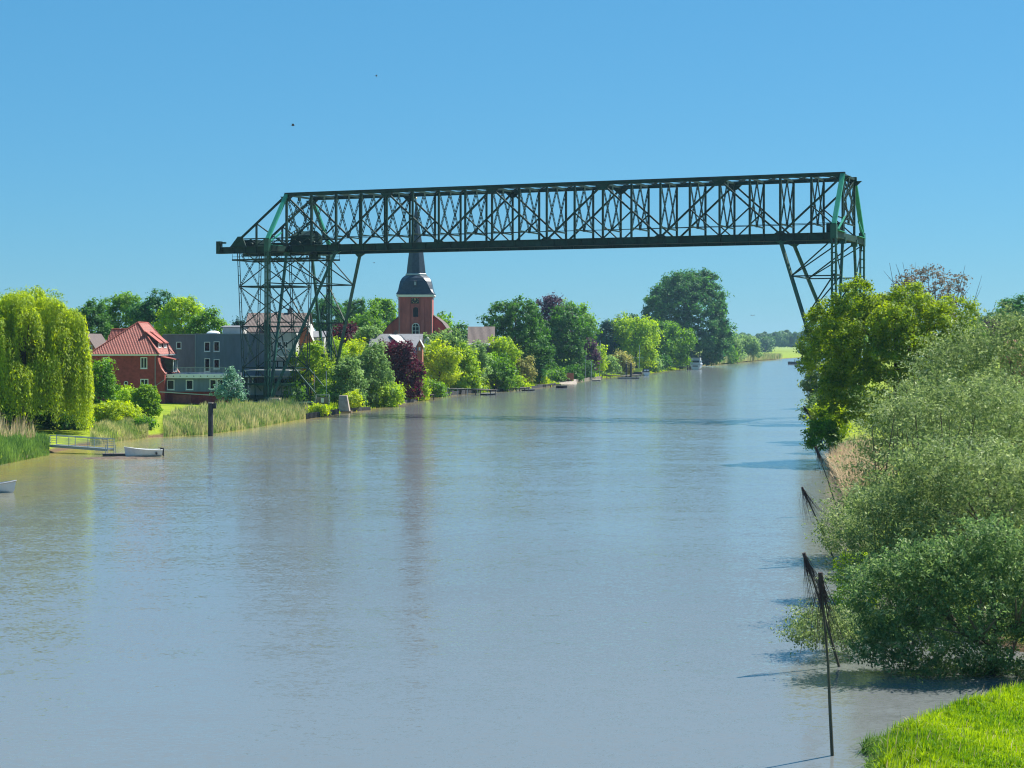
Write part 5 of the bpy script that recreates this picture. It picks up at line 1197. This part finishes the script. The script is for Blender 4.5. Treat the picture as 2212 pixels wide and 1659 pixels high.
# gangway at left
a, b_ = P(108, 966, 193), WP(233, 982) + S(0, 0, .5); a = P(108, 963, 192); t = thing('gangway', 'sloping grey metal gangway with railings down to the mud under the willow', 'gangway', a)
d = b_ - a; ux = d.normalized(); sd_ = Vector((-ux.y, ux.x, 0)).normalized() * 1.1
m = MB().beam((0, 0, 0), d, .12, .28).beam(sd_, d + sd_, .12, .28); m.slab([tuple(S(0, 0, .1)), tuple(d + S(0, 0, .1)), tuple(d + sd_ + S(0, 0, .1)), tuple(sd_ + S(0, 0, .1))], .06).build('deck', M['rail'], t)
for sidev in (S(0, 0, 0), sd_):
    m = MB(); 
    for f in (0, .33, .66, 1): m.cyl(d * f + sidev, d * f + sidev + S(0, 0, 1.15), .045, .045, 6)
    m.cyl(sidev + S(0, 0, 1.15), d + sidev + S(0, 0, 1.15), .05, .05, 6)
    for z in (.4, .62, .85): m.cyl(sidev + S(0, 0, z), d + sidev + S(0, 0, z), .022, .022, 5)
    m.build('railing', M['rail'], t)
MB().cyl(S(0, .6, -1.0), d + S(-.5, .6, -.65), .07, .07, 6).cyl(S(.6, -.2, -1.6), d + S(1.2, -.2, -.95), .08, .05, 6).build('guide_pole', M['wood'], t)
pm = WP(262, 985); t = thing('floating_jetty', 'low dark floating jetty between the gangway and the white dinghy', 'jetty', pm)
for k in range(5): MB().span((-1.9 + k * .85, -.5, -.15), (-1.1 + k * .85, .5, .22)).build('float', M['hull_dark'], t)
MB().span((-2, -.4, .24), (2.3, .4, .30)).build('deck', M['wood'], t)
m = MB()
for x_ in (-1.6, -.7): m.cyl((x_, -.4, .25), (x_, -.4, 1.2), .035, .035, 6).cyl((x_, .4, .25), (x_, .4, 1.2), .035, .035, 6)
m.cyl((-1.6, -.4, 1.2), (-.7, -.4, 1.2), .035, .035, 6).cyl((-1.6, -.4, .8), (-.7, -.4, .8), .03, .03, 6).build('handrail', M['rail'], t)
# mud bar
r_ = random.Random(4); m = MB(); pm2 = WP(262, 990); ring_ = []
n = 28
for k in range(n):
    aa = 2 * math.pi * k / n; ring_.append((math.cos(aa) * 5.2 * r_.uniform(.75, 1.1), math.sin(aa) * 2.2 * r_.uniform(.7, 1.1), -.06))
m.add([(0, 0, .14)] + [(p[0] * .5, p[1] * .5, .11 + r_.uniform(-.02, .04)) for p in ring_] + ring_, [(0, 1 + k, 1 + (k + 1) % n) for k in range(n)] + [(1 + k, 1 + n + k, 1 + n + (k + 1) % n, 1 + (k + 1) % n) for k in range(n)])
o = m.build('mud_bank', M['mud']); o.location = pm2; tag(o, 'low brown mud and washed up weed beside the floating jetty', kind='structure')
MB_ = MB()

def hull(m, L_, B_, Hh, rake=.25, n=9, z0=0, sheer=.15, flare=.75):
    """boat hull, bow towards +x"""
    sec = []
    for i in range(n):
        f = i / (n - 1); x = -L_ / 2 + L_ * f; w = B_ / 2 * (1 - max(0, (f - .45) / .55) ** 2.2) * (.9 + .1 * min(1, f * 3)); zt = Hh + sheer * f * f
        w = max(w, .02); xx = x + rake * Hh * f * f
        sec.append([(xx, -w, z0 + zt), (xx - rake * .5 * f, -w * flare, z0 + Hh * .25), (xx - rake * f, -w * .3, z0 - .12), (xx - rake * f, w * .3, z0 - .12), (xx - rake * .5 * f, w * flare, z0 + Hh * .25), (xx, w, z0 + zt)])
    vv = [p for s in sec for p in s]; ff = []
    for i in range(n - 1):
        for j in range(5): ff.append((i * 6 + j, (i + 1) * 6 + j, (i + 1) * 6 + j + 1, i * 6 + j + 1))
    ff.append((0, 1, 2, 3, 4, 5)); m.add(vv, ff); return sec
def gunwale(sec, m, r=.045):
    for side in (0, 5): m.tube([Vector(s[side]) for s in sec], [r] * len(sec), 6)
    m.cyl(sec[0][0], sec[0][5], r, r, 6)
# dinghy
pd = WP(310, 986); t = thing('white_dinghy', 'grey white dinghy with outboard motor moored beside the floating jetty', 'boat', pd, R(180 + 28))
m = MB(); sec = hull(m, 3.8, 1.5, .68, .3, sheer=.40); m.build('hull', M['hull_white'], t)
m = MB(); gunwale(sec, m); m.build('gunwale', M['white'], t)
MB().add([(s[0][0], s[0][1] + .05, s[0][2] - .06) for s in sec] + [(s[5][0], s[5][1] - .05, s[5][2] - .06) for s in sec], [(i, i + 1, 9 + i + 1, 9 + i) for i in range(8)]).build('cover', M['hull_grey'], t)
MB().span((-2.2, -.16, .1), (-1.85, .16, .85)).cyl((-2.15, 0, .2), (-2.3, 0, -.35), .07, .07, 8).cyl((-2.1, 0, .85), (-1.6, 0, .95), .03, .03, 6).build('outboard_motor', M['black'], t)
MB().lathe((1.0, -.75, .35), [(.02, -.16), (.11, -.1), (.11, .1), (.02, .16)], 8).lathe((-1.2, .78, .35), [(.02, -.16), (.11, -.1), (.11, .1), (.02, .16)], 8).build('fender', M['black'], t)
# boat bow peeping in at the left edge
pd = WP(-14, 1064); t = thing('moored_skiff', 'white skiff bow just entering the picture at the left edge', 'boat', pd, R(8))
m = MB(); sec = hull(m, 3.2, 1.3, .6, .3, sheer=.35); m.build('hull', M['hull_white'], t); m = MB(); gunwale(sec, m, .07); m.build('gunwale', M['hull_grey'], t)

# motor yacht near the poplar
py = WP(1505, 798); Yy = py.y; t = thing('motor_yacht', 'white motor yacht with flybridge moored in front of the giant poplar', 'boat', py, R(78)); t.scale = (1.3, 1.3, 1.3)
m = MB(); sec = hull(m, 10.5, 4.4, 1.9, .5, sheer=.6); m.build('hull', M['hull_white'], t)
m = MB(); gunwale(sec, m, .09); m.build('gunwale', M['hull_grey'], t)
MB().add([(-4.6, -1.9, 1.9), (3.0, -1.7, 2.1), (3.0, 1.7, 2.1), (-4.6, 1.9, 1.9), (-4.3, -1.7, 3.6), (1.6, -1.45, 3.6), (1.6, 1.45, 3.6), (-4.3, 1.7, 3.6)], [(4, 5, 6, 7), (0, 1, 5, 4), (1, 2, 6, 5), (2, 3, 7, 6), (3, 0, 4, 7)]).build('cabin', M['hull_white'], t)
MB().span((-4.5, -1.35, 2.6), (-4.44, 1.35, 3.35)).span((-3.8, -1.86, 2.6), (1.5, -1.78, 3.3)).span((-3.8, 1.78, 2.6), (1.5, 1.86, 3.3)).build('cabin_window', M['glass'], t)
MB().span((-4.2, -1.6, 3.62), (.6, 1.6, 4.3)).build('flybridge', M['hull_grey'], t)
MB().span((-3.9, -1.5, 5.2), (-.4, 1.5, 5.32)).cyl((-3.8, -1.4, 4.3), (-3.8, -1.4, 5.2), .05, .05, 6).cyl((-3.8, 1.4, 4.3), (-3.8, 1.4, 5.2), .05, .05, 6).cyl((-.5, -1.4, 4.3), (-.5, -1.4, 5.2), .05, .05, 6).cyl((-.5, 1.4, 4.3), (-.5, 1.4, 5.2), .05, .05, 6).build('sun_canopy', M['hull_dark'], t)
MB().span((-5.26, -1.0, 1.1), (-5.2, 1.0, 1.5)).build('stern_window', M['hull_dark'], t)
# cabin cruiser
pc = WP(1394, 811); t = thing('cabin_cruiser', 'small white cabin cruiser with dark canopy behind the mooring posts', 'boat', pc, R(95))
m = MB(); sec = hull(m, 6.2, 3.0, 1.25, .4, sheer=.35); m.build('hull', M['hull_white'], t)
m = MB(); gunwale(sec, m, .07); m.build('gunwale', M['hull_grey'], t)
MB().add([(-2.7, -1.3, 1.25), (1.2, -1.1, 1.35), (1.2, 1.1, 1.35), (-2.7, 1.3, 1.25), (-2.4, -1.15, 2.6), (.3, -.95, 2.5), (.3, .95, 2.5), (-2.4, 1.15, 2.6)], [(4, 5, 6, 7), (0, 1, 5, 4), (1, 2, 6, 5), (2, 3, 7, 6), (3, 0, 4, 7)]).build('canopy', M['hull_dark'], t)
MB().span((-2.66, -.95, 1.7), (-2.62, -.1, 2.3)).span((-2.66, .1, 1.7), (-2.62, .95, 2.3)).build('canopy_window', M['hull_white'], t)
# yellow green sailed boat stack / covered boat
pc = WP(1370, 808); t = thing('covered_tender', 'boat under yellow green covers with dark opening behind the cabin cruiser', 'boat', (PX(1369, 681), 681, .75), R(5))
MB().span((-2.4, -1.4, -.6), (3.2, 1.4, .55)).build('hull', M['hull_dark'], t)
MB().add([(-2.8, -1.5, .5), (4.8, -1.5, .5), (4.8, 1.5, .5), (-2.8, 1.5, .5), (-2.4, -1.2, 1.9), (4.2, -1.0, 1.6), (4.2, 1.0, 1.6), (-2.4, 1.2, 1.9)], [(4, 5, 6, 7), (0, 1, 5, 4), (1, 2, 6, 5), (2, 3, 7, 6), (3, 0, 4, 7)]).build('hull_cover', M['yellow'], t)
MB().add([(-1.5, -1.1, 1.85), (1.9, -1.1, 1.8), (1.9, 1.1, 1.8), (-1.5, 1.1, 1.85), (-1.1, -.9, 3.6), (1.5, -.9, 3.6), (1.5, .9, 3.6), (-1.1, .9, 3.6)], [(4, 5, 6, 7), (0, 1, 5, 4), (1, 2, 6, 5), (2, 3, 7, 6), (3, 0, 4, 7)]).build('cabin_cover', M['yellow'], t)
MB().add([(-1.2, -1.13, 2.0), (1.5, -1.13, 2.0), (1.25, -.97, 3.4), (-.95, -.97, 3.4)], [(0, 1, 2, 3)]).build('opening', M['glass'], t)
# barge at right
pg = WP(1722, 787); t = thing('dark_barge', 'low dark work barge afloat near the right bank far upstream', 'barge', pg, R(200))
MB().add([(-4.6, -2, -.3), (5.0, -2, -.3), (5.0, 2, -.3), (-4.6, 2, -.3), (-4.9, -2.1, 1.5), (5.3, -2.1, 1.7), (5.3, 2.1, 1.7), (-4.9, 2.1, 1.5)], [(4, 5, 6, 7), (0, 1, 5, 4), (1, 2, 6, 5), (2, 3, 7, 6), (3, 0, 4, 7)]).build('hull', M['hull_dark'], t)
MB().span((-1.5, -.8, 1.6), (.3, .8, 2.3)).cyl((1.6, 0, 1.6), (1.6, 0, 3.0), .22, .16, 8).lathe((1.6, 0, 3.2), [(.05, -.18), (.18, 0), (.05, .18)], 8).build('deck_gear', M['black'], t)

# small rafts
for i, (x, y, Ln, W_, z, mt, lab) in enumerate([
    (1054, 853, 3.6, 1.3, .38, 'white', 'pale covered rowing boat moored off the long garden jetty'),
    (1141, 844, 3.4, 1.3, .35, 'hull_grey', 'dark rowing boat moored left of the thin cypress'),
    (1213, 838, 3.0, 1.5, .62, 'hull_dark', 'dark square float off the sandy landing'),
    (1288, 823, 2.8, 1.2, .30, 'white', 'small white boat off the bank left of the mooring posts')]):
    p = WP(x, y); t = thing('rowing_boat', lab, 'boat', p, R(4), 'small boats moored along the left bank gardens')
    m = MB(); sec = hull(m, Ln, W_, z, .2, sheer=.08); m.build('hull', M['hull_dark'], t)
    m = MB(); gunwale(sec, m, .05); m.build('gunwale', M[mt], t)
    MB().add([(s[0][0], s[0][1] + .04, s[0][2] + .03) for s in sec] + [(s[5][0], s[5][1] - .04, s[5][2] + .03) for s in sec], [(k, k + 1, 10 + k, 9 + k) for k in range(8)]).build('cover', M[mt], t)
# jetties: (photo points from shore to head), planks built singly
def jetty(label, pa, pb_, w, z, rail=False, piles=4, name='jetty', grp=None):
    a = WP(*pa, z); b = WP(*pb_, z); t = thing(name, label, 'jetty', (a.x, a.y, 0), 0, grp); d = (b - a); d.z = 0; u_ = d.normalized(); sdv = Vector((-u_.y, u_.x, 0)) * w
    o = S(0, 0, z); m = MB().beam(o + sdv * .1, d + o + sdv * .1, .12, .22).beam(o + sdv * .9, d + o + sdv * .9, .12, .22); m.build('beam', M['darkwood'], t)
    n = max(3, int(d.length / 1.2)); me = None
    for k in range(n):
        p = d * ((k + .5) / n)
        if me is None:
            ob = MB().beam(-sdv * .5, sdv * .5, d.length / n * .93, .06).build('plank', M['wood'], t); me = ob.data
        else: ob = link_mesh('plank', me, t)
        ob.location = p + o + sdv * .5 + S(0, 0, .15)
    for k in range(piles):
        f = k / (piles - 1) * .96 + .02; m = MB()
        for q in (.1, .9): m.cyl(d * f + sdv * q + S(0, 0, -1.5), d * f + sdv * q + S(0, 0, z + (.1 if not rail else .1)), .10, .10, 7)
        m.build('pile', M['darkwood'], t)
    if rail:
        m = MB()
        for f in np.linspace(0, 1, 6): m.cyl(d * f + o + S(0, 0, .1), d * f + o + S(0, 0, 1.2), .05, .05, 5)
        for zz_ in (.65, 1.2): m.cyl(o + S(0, 0, zz_), d + o + S(0, 0, zz_), .05, .05, 5)
        m.build('railing', M['rail'], t)
    return t
jetty('long low garden jetty ending at the pale rowing boat', (962, 840), (1060, 843.5), 1.8, 1.2)
jetty('low plank jetty behind the dark rowing boat', (1085, 840), (1143, 838.5), 1.6, .7)
jetty('tiny landing stage under the rough green bush', (912, 854), (937, 854), 2.0, 1.0, piles=3)
jetty('thin plank edge along the lawn toward the square float', (1162, 832), (1212, 831), 1.3, .6)
jetty('railed gangway leading to the two mooring posts', (1300, 811), (1352, 812.5), 2.0, .9, True)
jetty('landing in front of the covered tender', (1354, 812), (1386, 810), 2.2, .5)
jetty('railed upper gangway left of the motor yacht', (1421, 792.5), (1482, 794), 2.0, 1.3, True)
for x, y, top, lab in ((1353, 817, 786, 'left of two stout dark mooring posts at the pontoon'), (1363, 815, 785, 'right of two stout dark mooring posts at the pontoon'),
                       (1485.5, 799, 774, 'left dark post beside the motor yacht'), (1490.5, 798, 774, 'right dark post beside the motor yacht')):
    p = WP(x, y); t = thing('mooring_post', lab, 'post', p, 0, 'mooring posts off the left bank'); MB().cyl((0, 0, -1.5), (0, 0, (y - top) / F * p.y), .38, .36, 10).build('pile', M['darkwood'], t); MB().cyl((0, 0, (y - top) / F * p.y), (0, 0, (y - top) / F * p.y + .12), .4, .3, 10).build('cap', M['wood'], t)
p = WP(1358, 818); t = thing('pontoon', 'square floating pontoon around the two mooring posts', 'pontoon', p)
MB().span((-3.6, -2, -.2), (3.6, -.7, .45)).build('float', M['wood'], t); MB().span((-3.6, .8, -.2), (3.6, 2, .45)).build('float', M['wood'], t); MB().span((-3.4, -1.9, .46), (3.4, -.8, .55)).build('deck', M['hull_grey'], t)
MB().lathe((2.6, -2.15, .3), [(.05, -.3), (.22, -.2), (.22, .2), (.05, .3)], 8).build('fender', M['black'], t)
# bank retaining edge (timber) along the gardens
def bankwall(name, label, pts, mat, h=.7):
    a = WP(*pts[0]); t = thing(name, label, 'bank wall', (a.x, a.y, 0))
    for p, q in zip(pts, pts[1:]):
        A, B = WP(*p) - Vector((a.x, a.y, 0)), WP(*q) - Vector((a.x, a.y, 0)); n = max(1, int((B - A).length / 2.4))
        for k in range(n):
            u0_, u1_ = A.lerp(B, k / n), A.lerp(B, (k + .97) / n); hh = h * random.uniform(.85, 1.1); MB().beam(u0_ + S(0, 0, hh / 2 - .3), u1_ + S(0, 0, hh / 2 - .3), .25, hh + .6).build('board', M[mat], t)
bankwall('timber_revetment', 'dark timber bank edge right of the concrete block', [(758, 889), (782, 887), (800, 886)], 'darkwood')
bankwall('timber_revetment', 'low dark bank edge below the copper beech lawn', [(860, 873), (880, 869.5), (902, 866)], 'darkwood', .6)
bankwall('timber_revetment', 'dark revetment below the long garden jetty', [(955, 856), (1010, 850), (1040, 848.5)], 'darkwood', 1.0)
bankwall('timber_revetment', 'dark bank edge under the middle gardens', [(1060, 847.5), (1100, 844.5), (1150, 839.5), (1200, 832.5)], 'darkwood', .7)
bankwall('timber_revetment', 'dark bank edge left of the mooring posts', [(1240, 826), (1270, 821), (1300, 817.5)], 'wood', .8)
# utility poles with arms
for x, yb, yt, Y, arms, lab in ((1264, 805, 762, 585, 1, 'leaning utility pole with short arm left of the yellow green shrub'), (1295, 790, 736, 610, 2, 'taller utility pole with wires beside the yellow green shrub'), (1380, 795, 745, 690, 1, 'pale pole with crossbar in front of the yellow green tree'), (1276, 812, 780, 575, 0, 'short pale pole at the water edge')):
    p = P(x, yb, Y); g = gz(p.x, p.y); t = thing('utility_pole', lab, 'pole', (p.x, p.y, g)); zt_ = PZ(yt, Y) - g
    MB().cyl((0, 0, -.5), (.3, 0, zt_), .13, .10, 7).build('pole', M['rail'], t)
    if arms == 1 and x < 1300: MB().beam((-1.5, 0, zt_ - .7), (.4, 0, zt_ - 1.6), .1, .14).build('arm', M['rail'], t)
    elif arms: MB().beam((-2.0, 0, zt_ * .6 if x > 1300 else zt_ - 3.2), (2.0 if x > 1300 else .4, 0, zt_ * .6 if x > 1300 else zt_ - 4.6), .12, .14).build('arm', M['rail'], t)
# garden shelter, sandy landing
p = P(1180, 806, 520); g = gz(p.x, p.y); t = thing('garden_shelter', 'small flat roofed garden shelter behind the thin cypress', 'shelter', (p.x, p.y, g)); z = PZ(793, 520) - g
MB().span((-1.8, -1, z - .15), (1.8, 2, z)).build('roof', M['grey_tile'], t); 
for x_ in (-1.7, 1.7):
    for y_ in (-.9, 1.8): MB().span((x_ - .06, y_, -.5), (x_ + .06, y_ + .1, z - .15)).build('post', M['wood'], t)
p = WP(1218, 829); t = thing('sandy_landing', 'pale sandy slipway with orange boards between two shrubs', 'slipway', (p.x, p.y + 3, 0))
MB().add([(-2.2, -4, -.2), (4, -4, -.2), (4, 5, 1.2), (-2.2, 5, 1.2)], [(0, 1, 2, 3)]).build('ramp', M['concrete'], t); MB().span((1.0, 2.2, .6), (3.2, 2.4, 3.2)).build('board', M['orange_brick'], t)
# garden fence near long jetty
p = P(1000, 848, 392); t = thing('garden_fence', 'thin white rail fence behind the long garden jetty', 'fence', (p.x, p.y, 0)); g = gz(p.x, p.y); m = MB()
for k in range(5): MB().span((-3.6 + k * 2.3, 0, .3), (-3.50 + k * 2.3, .1, 2.1)).build('post', M['rail'], t)
MB().span((-3.6, .02, 1.9), (5.8, .08, 1.98)).build('rail', M['rail'], t)

# brush poles (withies) marking the fairway
def withy(label, xb, yb, xt, yt, Y0=None, brush=2.0):
    a = WP(xb, yb); Y = a.y; b_ = P(xt, yt, Y - .3); t = thing('withy_marker', label, 'marker pole', a, 0, 'brush topped marker poles along the right bank')
    d = b_ - a; mid = d * .5 + S(.06, 0, 0); rr = random.Random(int(xt * 7 + yt))
    MB().tube([d * -.12, d * .25 + S(.03, 0, 0), mid, d], [.055, .05, .04, .035], 7).build('pole', M['pole'], t)
    m = MB(); u_ = d.normalized()
    sx_ = Vector((u_.z, 0, -u_.x))
    for k in range(60):
        s = rr.uniform(0, .25); st = d - u_ * (s * brush * .3); L_ = brush * rr.uniform(.45, 1.0); sp = rr.gauss(.02, .19); ang = rr.uniform(0, 6.28)
        q0 = st + S(math.cos(ang), math.sin(ang), 0) * .06
        e = st - u_ * L_ + sx_ * (abs(sp) * L_ * (1 if rr.random() < .62 else -1)) + S(0, math.sin(ang) * .12 * L_, 0)
        mm = q0.lerp(e, .5) - sx_ * (sp * .2)
        m.beam(q0, mm, .010, .010).beam(mm, e, .006, .006)
    m.cyl(d - u_ * .5, d + u_ * .05, .075, .07, 7); m.cyl(d - u_ * .42, d - u_ * .36, .095, .095, 7)
    m.build('brush', M['twig'], t)
withy('nearest and tallest brush pole rising from open water at lower right', 1797, 1632, 1772, 1240, brush=2.5)
withy('second brush pole leaning just left of the nearest one', 1812, 1440, 1737, 1197, brush=2.5)
withy('short brush pole left of the light willow branch', 1805, 1218, 1733, 1054, brush=2.0)
withy('brush pole leaning before the green young reeds', 1812, 1112, 1762, 966, brush=2.1)
withy('farthest brush pole below the dark branches', 1802, 990, 1736, 878, brush=2.6)

# duck on the grass
pd = P(2087, 1575, 55.5); g = gz(pd.x, pd.y); t = thing('duck', 'grey duck with dark head sitting in the bright grass', 'duck', (pd.x, pd.y, g + .16), R(5))
m = MB(); prof = [(-.26, .02, .10), (-.2, .06, .07), (-.1, .11, .04), (0, .125, .03), (.1, .11, .05), (.16, .06, .10), (.2, .045, .18), (.22, .05, .23)]
vv, ff, nn = [], [], 10
for x_, r__, z_ in prof:
    for k in range(nn): a_ = 2 * math.pi * k / nn; vv.append((x_, math.cos(a_) * r__, z_ + math.sin(a_) * r__ * .85))
for i in range(len(prof) - 1):
    for k in range(nn): ff.append((i * nn + k, i * nn + (k + 1) % nn, (i + 1) * nn + (k + 1) % nn, (i + 1) * nn + k))
ff += [tuple(range(nn)), tuple(range((len(prof) - 1) * nn, len(prof) * nn))]
m.add(vv, ff).build('body', M['feather'], t, smooth=True)
MB().lathe((.23, 0, .27), [(.02, -.06), (.055, -.02), (.055, .02), (.02, .055)], 10).build('head', M['black'], t, smooth=True)
MB().add([(.27, -.02, .27), (.27, .02, .27), (.36, 0, .25), (.27, 0, .245)], [(0, 1, 2), (0, 2, 3), (1, 3, 2)]).build('beak', M['gold'], t)
# birds in the air
for i, (x, y, Y, s, lab) in enumerate([(633, 271, 150, .8, 'dark bird flying above the left end of the bridge'), (813, 164, 170, .55, 'small bird highest in the sky'), (808, 568, 260, .5, 'tiny bird between the bridge leg and church tower'),
        (1626, 682, 300, .8, 'pale bird gliding right of the giant poplar'), (1285, 685, 420, .6, 'tiny bird above the purple beech'), (1434, 713, 500, .6, 'tiny bird over the trees left of the giant poplar')]):
    p = P(x, y, Y); t = thing('bird', lab, 'bird', p, R(20 * i), 'birds in the sky')
    MB().lathe((0, 0, 0), [(.01, -.05), (.05, 0), (.01, .05)], 6, sx=2.6 * s / .6).add([(-.3 * s, 0, 0), (-.46 * s, .07, .02), (-.46 * s, -.07, .02)], [(0, 1, 2)]).build('body', M['black'], t)
    for sd2 in (-1, 1): MB().add([(.12 * s, sd2 * .03, .03), (-.10 * s, sd2 * .03, .03), (-.12 * s, sd2 * .35 * s, .16 * s), (0, sd2 * .6 * s, .10 * s), (.1 * s, sd2 * .3 * s, .17 * s)], [(0, 1, 2, 3, 4)]).build('wing', M['black'], t)

# ------------------------------------------------------------------ haze
def haze():
    m, t, out = newmat('thin_summer_haze')
    v = t.nodes.new('ShaderNodeVolumePrincipled'); v.inputs['Color'].default_value = (.45, .72, 1.0, 1); v.inputs['Density'].default_value = HAZE; v.inputs['Anisotropy'].default_value = .2
    t.links.new(v.outputs[0], out.inputs['Volume'])
    o = MB().span((-5900, -590, -3), (6900, 4000, 56)).build('haze', m); tag(o, 'thin blue summer haze over the river', kind='stuff')
HAZE = 0.00007
if HAZE > 0: haze()
print('leaf faces', BUDGET[0])
